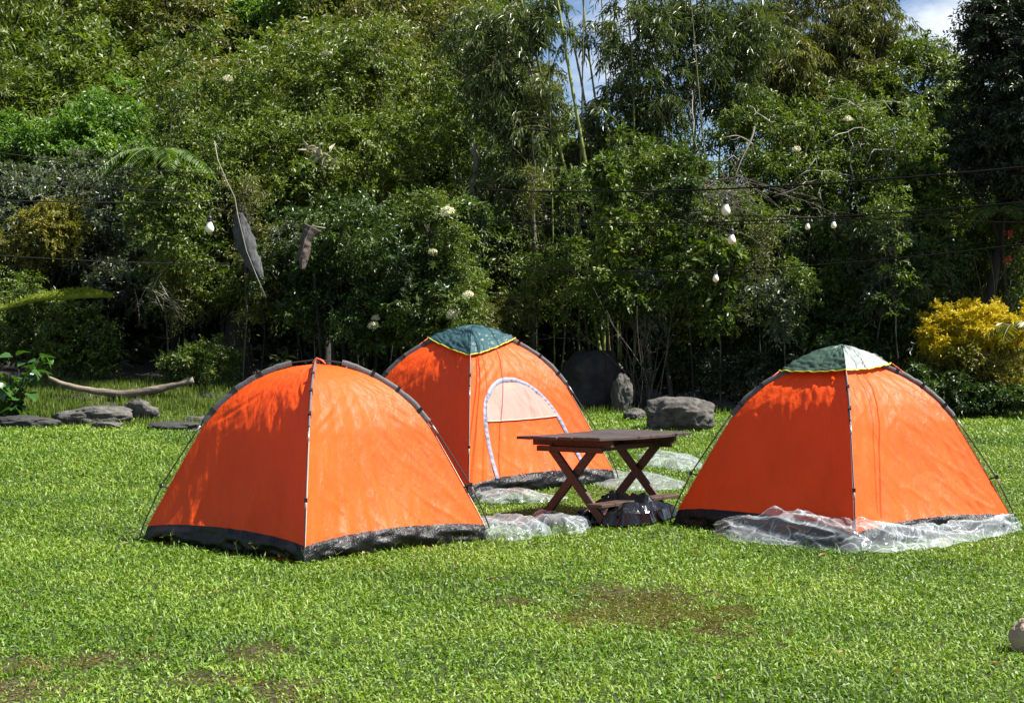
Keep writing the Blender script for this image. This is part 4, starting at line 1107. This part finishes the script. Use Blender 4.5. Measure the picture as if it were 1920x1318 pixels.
def make_tent(name, label, cx, cy, R, H, yaw, seed, fly=None, door=False, rf=(.32,) * 4, skirt=.12, peak=.02):
    rng = np.random.default_rng(seed)
    cz = float(gz(cx, cy)) + .005
    root = empty(name, (cx, cy, cz)); tag(root, label, 'tent')
    ang = [yaw - math.pi / 2 + i * math.pi / 2 for i in range(4)]            # corner 0 faces the camera
    dirs = np.array([(math.cos(a), math.sin(a)) for a in ang])
    gc = np.array([float(gz(cx + d[0] * R, cy + d[1] * R)) - cz for d in dirs])
    def pole(k, h):
        """point on pole k at relative height h (array)"""
        h = np.asarray(h, float)
        r = np.interp(h, HSORT, PF[:, 0]) * R
        z = h * H + gc[k] * (1 - h)
        return np.stack([dirs[k][0] * r, dirs[k][1] * r, z], -1)
    def wall(k, u, h, disp=True):
        u = np.asarray(u, float); h = np.asarray(h, float)
        a = pole(k, h); b = pole((k + 1) % 4, h)
        p = a + (b - a) * u[..., None]
        bow = 4 * u * (1 - u)
        g = np.sin(np.pi * np.clip(h, 0, 1) ** .75) 
        outn = nrm(np.array([*(dirs[k] + dirs[(k + 1) % 4]), 0.5]))
        s = -.045 * bow * g * R
        if disp:
            e = np.minimum(1, np.minimum(u, 1 - u) * 9)
            low = np.exp(-np.clip(h - .09, 0, 1) / .22)
            w1 = vnoise(u * 26 + h * 5 * (u - .5), h * 2.2, seed=seed + k * 3)
            w2 = vnoise(u * 11 + h * 6, h * 5 - u * 9, seed=seed + k * 3 + 1)
            w3 = vnoise((u - .5) * 3 + 7, h * 30 + (np.abs(u - .5) * 18), seed=seed + k * 3 + 2)
            w4 = np.sin((u * 60 + 3 * w2)) * low
            ridge = 1 - np.abs(vnoise(u * 14 + h * 9, h * 6 + u * 4, seed=seed + 50 + k)) * 2
            s = s + e * (.016 * w1 * (low + .10) + .005 * w2 + .005 * w3 * sstep(.5, .8, h) + .004 * w4 + .009 * np.clip(ridge, 0, 1) ** 3 * (.4 + low))
        p = p + outn * s[..., None]
        p[..., 2] -= .012 * sstep(.9, 1, h) * H
        return p
    hs = skirt / H
    seam = lambda u: hs + .55 * hs * (4 * u * (1 - u)) ** .7
    nu, nv = 90, 80
    for k in range(4):
        u, t = np.meshgrid(np.linspace(0, 1, nu), np.linspace(0, 1, nv), indexing='ij')
        h = seam(u) + (1 - seam(u)) * t
        me = mesh_np('wall_panel', wall(k, u, h).reshape(-1, 3), grid_faces(nu, nv), M['orange'], True)
        link('wall_panel', me, root)
        # dark groundsheet tub rising from the grass to the seam
        us, ts = np.meshgrid(np.linspace(0, 1, 80), np.linspace(0, 1, 14), indexing='ij')
        a = dirs[k] * R; b = dirs[(k + 1) % 4] * R
        xy = a + (b - a) * us[..., None]; bow = (4 * us * (1 - us))
        nin = -nrm(dirs[k] + dirs[(k + 1) % 4])
        bot = np.concatenate([xy + nin * (.055 * bow * R)[..., None], (np.zeros_like(us) + gc[k] * (1 - us) + gc[(k + 1) % 4] * us + .0)[..., None]], -1)
        top = wall(k, us, seam(us))
        p = bot + (top - bot) * ts[..., None]
        e = np.minimum(1, np.minimum(us, 1 - us) * 12)
        bulge = e * np.sin(np.pi * ts) * (.03 + .03 * vnoise(us * 9, ts * 3, seed=seed + 70 + k)) + .012 * e * vnoise(us * 30, ts * 5 + us * 8, seed=seed + 80 + k) * np.sin(np.pi * np.minimum(ts + .25, 1))
        p[..., :2] -= nin * bulge[..., None]
        p[..., 2] += (1 - ts) * .03 * np.clip(vnoise(us * 6, ts * 0, seed=seed + 90 + k), 0, 1) * e
        link('groundsheet_skirt', mesh_np('groundsheet_skirt', p.reshape(-1, 3), grid_faces(80, 14), M['tarp'], True), root)
    # seam tape, poles, sleeves and clips on each leg
    for pr in range(2):
        pts = []
        for k, rev in ((pr, False), (pr + 2, True)):
            h = np.linspace(0, 1, 40) ** .8
            q = pole(k, h)
            off = .012 + .040 * np.clip(1 - np.abs(h - .3) / .35, 0, 1) + .02 * (1 - sstep(0, .08, h))
            q[:, 0] += dirs[k][0] * off; q[:, 1] += dirs[k][1] * off; q[:, 2] += .018
            q[0, 2] = gc[k] - .04
            pts.append(q[::-1] if rev else q)
        q = np.vstack([pts[0], pts[1][1:]])
        g = Geo(); g.tube(q, .0062, 6); pole_o = link('tent_pole', g.mesh('tent_pole', M['pole'], True), root)
        for kk, arr in ((pr, pts[0]), (pr + 2, pts[1][::-1])):
            for hf in (.20, .52):
                i = int(hf * 39); g = Geo(); g.tube([arr[i], arr[i + 1], arr[i + 2]], .0085, 6)
                link('ferrule', g.mesh('ferrule', M['ferrule'], True), pole_o)
    for k in range(4):
        d3 = np.array([dirs[k][0], dirs[k][1], 0]); tn = np.array([-dirs[k][1], dirs[k][0], 0])
        h0 = .66; hh = np.interp(np.linspace(np.interp(h0, HSORT, _u), np.interp(.984, HSORT, _u), 30), _u, HSORT)
        c = pole(k, hh); t = nrm(np.gradient(c, axis=0)); n = nrm(np.cross(tn, t)); n = n * np.sign((n * d3).sum(1) + n[:, 2])[:, None]
        prof = [(-.008, -.006), (-.009, .012), (-.007, .030), (0, .037), (.007, .030), (.009, .012), (.008, -.006)]
        wob = .004 * vnoise(np.arange(30) * .8, np.zeros(30), seed=seed + k)
        V = np.stack([c + tn * a + n * (b + wob)[:, None] for a, b in prof], 1).reshape(-1, 3)
        sl = link('pole_sleeve', mesh_np('pole_sleeve', V, grid_faces(30, len(prof)), M['sleeve'], True), root)
        for j in (4, 12, 20):
            g = Geo(); g.box(c[j] + n[j] * .016, (tn, t[j], n[j]), (.012, .013, .027)); link('clip_band', g.mesh('clip_band', M['clip']), sl)
        for hf in (.30,):
            a = pole(k, np.array([hf]))[0]; off = .055
            b = a + d3 * off + np.array([0, 0, .018])
            g = Geo(); g.tube([a, (a + b) / 2, b], .007, 6); g.box(b, (tn, d3, (0, 0, 1)), (.012, .012, .016)); link('pole_clip', g.mesh('pole_clip', M['clip'], False), root)
        # pale seam tape under the pole
        h = np.linspace(hs, .97, 50); q = pole(k, h); q = q + d3 * .004
        V = np.stack([q - tn * .006, q + d3 * .005, q + tn * .006], 1).reshape(-1, 3)
        link('seam_tape', mesh_np('seam_tape', V, grid_faces(50, 3), M['seamtape'], True), root)
        # peg loop at the corner
    # apex tie
    g = Geo(); g.tube([(-.03, -.02, H - .005), (0, 0, H + .03), (.04, -.01, H + .012), (.07, -.015, H - .015)], .007, 6)
    link('apex_tie', g.mesh('apex_tie', M['red_tie'], True), root)
    if fly:
        hfs = [float(np.interp(-r_, -PF[:, 0], PF[:, 1])) for r_ in rf]
        fo = None
        for k in range(4):
            nu, nv = 44, 30
            u, t = np.meshgrid(np.linspace(0, 1, nu), np.linspace(0, 1, nv), indexing='ij')
            # corner-to-corner hem, slightly scalloped
            ha = hfs[k]; hb = hfs[(k + 1) % 4]; hf = ha + (hb - ha) * u
            h = hf + (1 - hf) * t + .10 * (1 - hf) * (1 - t) * 4 * u * (1 - u)
            h = np.minimum(h, 1)
            pa = pole(k, np.minimum(ha + (1 - ha) * t, 1)); pb = pole((k + 1) % 4, np.minimum(hb + (1 - hb) * t, 1))
            p = pa + (pb - pa) * u[..., None]
            out = nrm(p * np.array([1, 1, 0]) + np.array([0, 0, .5]))
            p = p + out * (.035 + .009 * vnoise(u * 9, t * 14 + u * 7, seed=seed + 120 + k) + .006 * vnoise(u * 24, t * 4, seed=seed + 130 + k))[..., None]
            p[..., 2] += .02 + peak * t ** 1.5 - .02 * (1 - t) * 4 * u * (1 - u)
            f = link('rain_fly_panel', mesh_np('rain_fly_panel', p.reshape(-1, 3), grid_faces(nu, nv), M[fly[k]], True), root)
            pp = p[:, 0]
            g = Geo(); g.tube(pp, .0048, 6); link('piping', g.mesh('piping', M['piping'], True), f)
            # elastic tie from fly corner to the pole
            a = pp[0]; b = pole(k, np.array([ha - .09]))[0] + np.array([0, 0, .02])
            g = Geo(); g.tube([a, (a + b) / 2, b], .004, 5); link('fly_tie', g.mesh('fly_tie', M['red_tie'], True), f)
    if door:
        k = 0
        arch = np.array([(.19, .17), (.172, .40), (.15, .62), (.145, .78), (.17, .93), (.25, 1.04), (.37, 1.10), (.50, 1.10), (.62, 1.05), (.71, .96), (.77, .84), (.80, .70), (.815, .5), (.82, .3), (.82, .17)])
        s = np.linspace(0, len(arch) - 1, 150)
        A = np.stack([np.interp(s, np.arange(len(arch)), arch[:, i]) for i in range(2)], -1)
        for _ in range(40): A[1:-1] = (A[:-2] + 2 * A[1:-1] + A[2:]) / 4
        c = wall(k, A[:, 0], A[:, 1] / H)
        outn = nrm(np.array([*(dirs[k] + dirs[(k + 1) % 4]), .6]))
        t = nrm(np.gradient(c, axis=0)); sd = nrm(np.cross(t, outn))
        ruff = .006 * np.sin(np.arange(150) * 2.1 + 2 * vnoise(np.arange(150) * .2, np.zeros(150), seed=4))
        V = np.stack([c + sd * a + outn * (b + (ruff if abs(a) < .02 else 0 * ruff))[:, None] for a, b in [(-.025, .006), (-.013, .013), (0, .016), (.013, .013), (.025, .006)]], 1).reshape(-1, 3)
        dz = link('door_zip_flap', mesh_np('door_zip_flap', V, grid_faces(150, 5), M['zip'], True), root)
        # mesh window in the upper half of the door
        uu = np.linspace(.165, .80, 60); left = A[:75]; top = np.array([A[np.abs(A[:, 0] - x) < .02][:, 1].max() for x in uu])
        base_h = .70 + .02 * uu
        top = np.maximum(top - .03, base_h + .002)
        t = np.linspace(0, 1, 24); U = np.repeat(uu[:, None], 24, 1); Hh = base_h[:, None] + (top - base_h)[:, None] * t
        p = wall(k, U, Hh / H) + outn * .010
        link('mesh_window', mesh_np('mesh_window', p.reshape(-1, 3), grid_faces(60, 24), M['mesh_pink'], True), root)
        cc = p[:, 0]; g = Geo(); g.tube(cc + outn * .003, .005, 5); link('window_seam', g.mesh('window_seam', M['seamtape'], True), root)
        for uq in (.37, .60):
            a = wall(k, np.array([uq]), np.array([seam(uq)]))[0] + outn * .02
            g = Geo(); g.tube([a + np.array([0, 0, .035]), a + outn * .01, a + np.array([.012, 0, -.035]) + outn * .02], .006, 5)
            link('door_toggle', g.mesh('door_toggle', M['red_tie'], True), root)
    return root, dirs, wall, pole

M['seamtape'] = simple_mat('seamtape', (.62, .42, .34), .6, 30, .2, 0)
def yaw_to(cx, cy, fx, fy):
    return math.atan2(fy - cy, fx - cx) + math.pi / 2
t1 = make_tent('dome_tent', 'orange dome tent without a rain fly, bare poles crossing on top', -1.525, 12.5, 1.345, 1.39, yaw_to(-1.525, 12.5, -1.45, 11.2), 1)
t2 = make_tent('dome_tent', 'orange dome tent with teal rain fly and arched zip door', -.415, 16.6, 1.5, 1.55, yaw_to(-.415, 16.6, -.41, 15.1), 2, fly=['fly_teal'] * 4, door=True, rf=(.47, .285, .47, .285), skirt=.13)
t3 = make_tent('dome_tent', 'orange dome tent with grey-green rain fly, coloured paler on its sunlit side', 2.73, 13.25, 1.39, 1.385, yaw_to(2.73, 13.25, 2.56, 11.95), 3, fly=['fly_sunlit', 'fly_sunlit', 'fly_green', 'fly_green'], rf=(.33, .27, .33, .35), peak=.06)

# ------------------------------------------------------------------ picnic table
def table():
    c = np.array([.81, 13.85]); ang = math.atan2(.8, .6)
    z0 = float(gz(*c))
    root = empty('picnic_table', (c[0], c[1], z0), ang)
    tag(root, 'dark brown wooden picnic table with crossed legs between the tents', 'table')
    X, Y, Z = (1, 0, 0), (0, 1, 0), (0, 0, 1)
    rng = np.random.default_rng(6)
    # planks along the length, local x
    n = 6; w = .86 / n
    for i in range(n):
        y = -.43 + (i + .5) * w
        L = .725 + rng.uniform(-.015, .02) - (.02 if i == n - 1 else 0)
        N = 14; xs = np.linspace(-L, L, N)
        sag = -.010 * np.cos(xs / L * 1.4) + rng.normal(0, .002) + .02 * xs * 0
        V = []
        for x, s in zip(xs, sag):
            tw = .006 * x * (i - 2.5) / 3
            for (yy, zz) in ((-w / 2 + .003, -.012), (w / 2 - .003, -.012), (w / 2 - .003, .011), (w / 2 - .006, .014), (-w / 2 + .006, .014), (-w / 2 + .003, .011)):
                V.append((x + rng.normal(0, .0006), y + yy, .715 + zz + s + tw))
        g = Geo(); k = 6
        Q = [(a * k + b, a * k + (b + 1) % k, (a + 1) * k + (b + 1) % k, (a + 1) * k + b) for a in range(N - 1) for b in range(k)]
        g.add(np.array(V), [(0, 2, 1), (0, 3, 2), (0, 4, 3), (0, 5, 4)] + [((N - 1) * k, (N - 1) * k + a, (N - 1) * k + a + 1) for a in (1, 2, 3, 4)], Q)
        link('plank', g.mesh('plank', M['table_wood']), root)
    for s in (-1, 1):       # end battens and side rails
        g = Geo(); g.box((s * .50, 0, .672), (X, Y, Z), (.022, .40, .030)); link('batten', g.mesh('batten', M['leg_wood']), root)
        g = Geo(); g.box((s * .545, 0, .618), (X, Y, Z), (.020, .33, .023)); link('cross_rail', g.mesh('cross_rail', M['leg_wood']), root)
        g = Geo(); g.box((0, s * .20, .622), (X, Y, Z), (.47, .018, .022)); link('side_rail', g.mesh('side_rail', M['leg_wood']), root)
        for q in (-1, 1):   # crossed legs
            top = np.array([s * .5 + q * .018, -q * .22, .64]); bot = np.array([s * .5 + q * .018, q * .36, -.02])
            ax = nrm(bot - top); wd = np.cross(ax, np.array([1., 0, 0]))
            g = Geo(); g.box((top + bot) / 2, ((1, 0, 0), wd, ax), (.017, .036, np.linalg.norm(bot - top) / 2)); link('leg', g.mesh('leg', M['leg_wood']), root)
    g = Geo(); g.box((.0, -.30, .165), (X, Y, Z), (.62, .075, .014)); link('foot_board', g.mesh('foot_board', M['leg_wood']), root)
    for o in root.children:
        bv = o.modifiers.new('edge', 'BEVEL'); bv.width = .003; bv.segments = 1
    return root
table()

def tri_faces(nu, nv, seed):
    q = grid_faces(nu, nv); r = np.random.default_rng(seed).random(len(q)) < .5
    a = np.where(r[:, None], q[:, [0, 1, 2]], q[:, [0, 1, 3]]); b = np.where(r[:, None], q[:, [0, 2, 3]], q[:, [1, 2, 3]])
    return np.vstack([a, b])
def sheet(name, label, cat, mat, c, yaw, rx, ry, puff, seed, nu=60, nv=44, base=.012, crumple=.035, thick=.0, sup=2.6, lift=None):
    """crumpled sheet or bag lying on the ground: closed bottom edge, ridged folds on top"""
    c = np.array(c, float); z0 = float(gz(c[0], c[1]))
    u, v = np.meshgrid(np.linspace(-1, 1, nu), np.linspace(-1, 1, nv), indexing='ij')
    # square to rounded blob
    a = np.arctan2(v, u); rr = np.maximum(np.abs(u), np.abs(v))
    edge = 1 + .22 * vnoise(np.cos(a) * 2 + seed, np.sin(a) * 2, seed=seed) + .08 * vnoise(np.cos(a) * 7, np.sin(a) * 7 + seed, seed=seed + 1)
    den = (np.abs(np.cos(a)) ** sup + np.abs(np.sin(a)) ** sup) ** (1 / sup)
    X = np.cos(a) * rr * edge / den * rx; Yl = np.sin(a) * rr * edge / den * ry
    r1 = 1 - np.abs(vnoise(X * 4.5 + seed + Yl * 2.2, Yl * 1.6, seed=seed + 3)) * 2.4
    r2 = 1 - np.abs(vnoise(X * 9 + Yl * 3, Yl * 2.5 - X * 1.5, seed=seed + 4)) * 2
    dome = np.sqrt(np.clip(1 - rr ** 2.2, 0, 1))
    Zl = puff * dome * (.45 + .55 * (fbm(X * 2.2, Yl * 2.2 + seed, seed=seed + 6) * .5 + .5) * 1.4) + crumple * dome * np.clip(r1, -.3, 1) + crumple * .3 * dome ** .5 * np.clip(r2, -.3, 1)
    if lift is not None: Zl = Zl + lift(X, Yl)
    ca, sa = math.cos(yaw), math.sin(yaw)
    gx = c[0] + X * ca - Yl * sa; gy = c[1] + X * sa + Yl * ca
    Zw = gz(gx, gy) - z0 + base + np.maximum(Zl, 0)
    V = np.stack([gx - c[0], gy - c[1], Zw], -1).reshape(-1, 3)
    o = link(name, mesh_np(name, V + np.random.default_rng(seed).normal(0, .0012, V.shape), tri_faces(nu, nv, seed), mat, mat is not M['bag']), None, (c[0], c[1], z0))
    tag(o, label, cat)
    return o
def gp(px, py):
    """ground point seen at (px, py) on the lawn"""
    Y = 12.0
    for _ in range(30): Y = F * (CAM_H - float(gz((px - 960) / F * Y, Y))) / (py - 659)
    return ((px - 960) / F * Y, Y)
sheet('plastic_sheet', 'crumpled clear plastic sheet beside the flyless tent', 'plastic sheet', M['plastic_white'], gp(945, 1000), .05, .34, .42, .14, 3)
sheet('plastic_sheet', 'crumpled clear plastic bag end lying on grass before the picnic table', 'plastic sheet', M['plastic_white'], gp(1045, 995), -.3, .28, .30, .16, 4)
sheet('plastic_sheet', 'clear plastic strip along the skirt of the teal-topped tent', 'plastic sheet', M['plastic_white'], gp(968, 938), .25, .42, .30, .06, 5)
sheet('plastic_sheet', 'clear plastic sheet spread behind the picnic table', 'plastic sheet', M['plastic_white'], gp(1195, 905), .1, .52, .7, .05, 6, crumple=.03)
sheet('plastic_sheet', 'puffed clear plastic sheet between picnic table and right-hand tent', 'plastic sheet', M['plastic_white'], gp(1255, 870), .1, .38, .8, .09, 7, crumple=.035)
sheet('black_bag', 'crumpled glossy black plastic bag lying under the picnic table', 'bag', M['bag'], (.99, 13.69), .93, .56, .30, .17, 8, nu=34, nv=22, crumple=.09, base=.03)

def tent_plastic():
    root_xy = np.array([2.73, 13.25]); R = 1.39
    dirs = t3[1]
    A = root_xy + dirs[3] * R; Bc = root_xy + dirs[0] * R; Cc = root_xy + dirs[1] * R
    # path: from the middle of the shaded front wall round the front corner to the right corner
    p0 = A + (Bc - A) * .28
    path = np.array([p0, A + (Bc - A) * .6, A + (Bc - A) * .9, Bc + (Cc - Bc) * .12, Bc + (Cc - Bc) * .5, Bc + (Cc - Bc) * .85, Bc + (Cc - Bc) * .98])
    nrmv = [nrm(dirs[3] + dirs[0])] * 2 + [dirs[0]] * 2 + [nrm(dirs[0] + dirs[1])] * 3
    nrmv = np.array([np.array(v) for v in nrmv])
    nu, nv = 150, 30
    s = np.linspace(0, len(path) - 1, nu)
    pc = np.stack([np.interp(s, np.arange(len(path)), path[:, i]) for i in range(2)], -1)
    nn = nrm(np.stack([np.interp(s, np.arange(len(path)), nrmv[:, i]) for i in range(2)], -1))
    for _ in range(25): pc[1:-1] = (pc[:-2] + 2 * pc[1:-1] + pc[2:]) / 4
    w = np.interp(s, [0, .7, 2, 3, 4.2, 5.3, 6], [.12, .32, .30, .28, .22, .13, .04]) + .05 * vnoise(s * 2.5, s * 0, seed=9)
    hh = np.interp(s, [0, .6, 1.6, 2.6, 3.4, 4.5, 5.4, 6], [.04, .17, .22, .21, .13, .10, .13, .07])
    t = np.linspace(0, 1, nv)
    V = np.zeros((nu, nv, 3))
    for j, tt in enumerate(t):
        off = .02 + (w - .0) * tt
        xy = pc + nn * off[:, None]
        z = hh * (1 - tt ** 1.8) * (1 + .25 * vnoise(s * 3, s * 0 + tt * 3, seed=12))
        rid = (1 - np.abs(vnoise(s * 1.6 + tt * 2.5, tt * 3 - s * .8, seed=13)) * 2)
        rid2 = (1 - np.abs(vnoise(s * 3.5 - tt * 5, tt * 4 + s * 1.2, seed=14)) * 2)
        z = z + .035 * np.clip(rid, -.2, 1) * (1 - tt ** 4) + .018 * np.clip(rid2, -.2, 1)
        xy = xy + nn * (.03 * rid * math.sin(math.pi * tt))[:, None]
        V[:, j, :2] = xy; V[:, j, 2] = gz(xy[:, 0], xy[:, 1]) + .012 + np.maximum(z, 0)
    o0 = np.array([pc[nu // 2][0], pc[nu // 2][1], float(gz(*pc[nu // 2]))])
    o = link('plastic_sheet', mesh_np('plastic_sheet', (V - o0).reshape(-1, 3) + np.random.default_rng(3).normal(0, .001, (nu * nv, 3)), tri_faces(nu, nv, 3), M['plastic'], True), None, tuple(o0))
    tag(o, 'long bunched clear plastic sheet against the skirt of the right-hand tent', 'plastic sheet')
tent_plastic()

# ------------------------------------------------------------------ string lights
def catenary(a, b, sag, n=60):
    a = np.array(tuple(a)); b = np.array(tuple(b)); t = np.linspace(0, 1, n)[:, None]
    p = a + (b - a) * t; p[:, 2] -= (sag * 4 * t * (1 - t))[:, 0]
    return p
WIRES = [((900, 356, 17.5), (2050, 300, 11.2), .10, 'uppermost long black wire stretched past the bamboo towards the dark tree', .008),
         ((845, 384, 17.5), (2050, 420, 12), .02, 'thin black wire sloping down to the right under the uppermost wire', .004),
         ((850, 410, 17.5), (2050, 366, 11.4), .12, 'black wire carrying small white bulbs below the uppermost wire', .006),
         ((870, 414, 17.2), (2050, 382, 11.6), .10, 'thin cable running just under the small-bulb wire', .004),
         ((880, 497, 17.2), (2050, 440, 12), .16, 'lowest black wire crossing in front of the trees', .006),
         ((415, 328, 17), (-120, 270, 11), .03, 'upper short wire running left from the leafy tree', .005),
         ((405, 360, 17), (-120, 325, 11), .03, 'second short wire running left from the leafy tree', .005),
         ((420, 378, 17), (-120, 372, 11), .02, 'third short wire running left from the leafy tree', .006),
         ((430, 494, 17), (-120, 470, 11), .03, 'lowest short wire running left from the leafy tree', .005)]
WP = []
for (a, b, sag, lab, r) in WIRES:
    p = catenary(P(*a), P(*b), sag); WP.append(p)
    o0 = p[0].copy(); g = Geo(); g.tube(p - o0, r * .95, 5)
    o = link('light_wire', g.mesh('light_wire', M['wire'], True), None, tuple(o0)); tag(o, lab, 'wire')

def bulb_mesh():
    prof = [(0.0, -.112), (.012, -.111), (.022, -.106), (.029, -.096), (.0315, -.084), (.030, -.071), (.025, -.058), (.019, -.045), (.0155, -.034), (.015, -.026)]
    k = 18; V = []
    for r, z in prof:
        for j in range(k): V.append((r * math.cos(j * 2 * math.pi / k), r * math.sin(j * 2 * math.pi / k), z))
    me = mesh_np('glass_globe', np.array(V), np.array([(a * k + j, a * k + (j + 1) % k, (a + 1) * k + (j + 1) % k, (a + 1) * k + j) for a in range(len(prof) - 1) for j in range(k)]), M['bulb'], True)
    g = Geo(); g.tube([(0, 0, .014), (0, 0, .006), (0, 0, .002), (0, 0, -.012), (0, 0, -.014), (0, 0, -.018), (0, 0, -.030), (0, 0, -.034)], [.008, .014, .0185, .0185, .0165, .019, .019, .016], 14)
    sk = g.mesh('socket', M['socket'], True)
    g = Geo(); g.tube([(0, 0, .01), (.002, 0, .03), (.01, 0, .05), (.028, 0, .062)], .0035, 5); cd = g.mesh('cord', M['bark_pale'], True)
    return me, sk, cd
BM = bulb_mesh()
for (px, py, Y, s, lab) in [(1361, 397, 14.6, 1.32, 'big white bulb hanging from the uppermost wire'), (1372, 452, 14.8, 1.18, 'white bulb hanging below the big bulb from the thin cable'),
                            (1342, 524, 15.6, .95, 'small white bulb on the lowest wire'), (1514, 427, 14, .72, 'smaller bulb left of its twin on the small-bulb wire'), (1563, 424, 13.8, .76, 'smaller bulb right of its twin on the small-bulb wire'), (393, 430, 16.6, 1.45, 'single white bulb hanging from the short wires at the leafy tree')]:
    c = P(px, py, Y); root = empty('light_bulb', (c.x, c.y, c.z + .085 * s)); root.scale = (s, s, s); tag(root, lab, 'light bulb')
    link('glass_globe', BM[0], root); link('socket', BM[1], root); link('cord', BM[2], root)
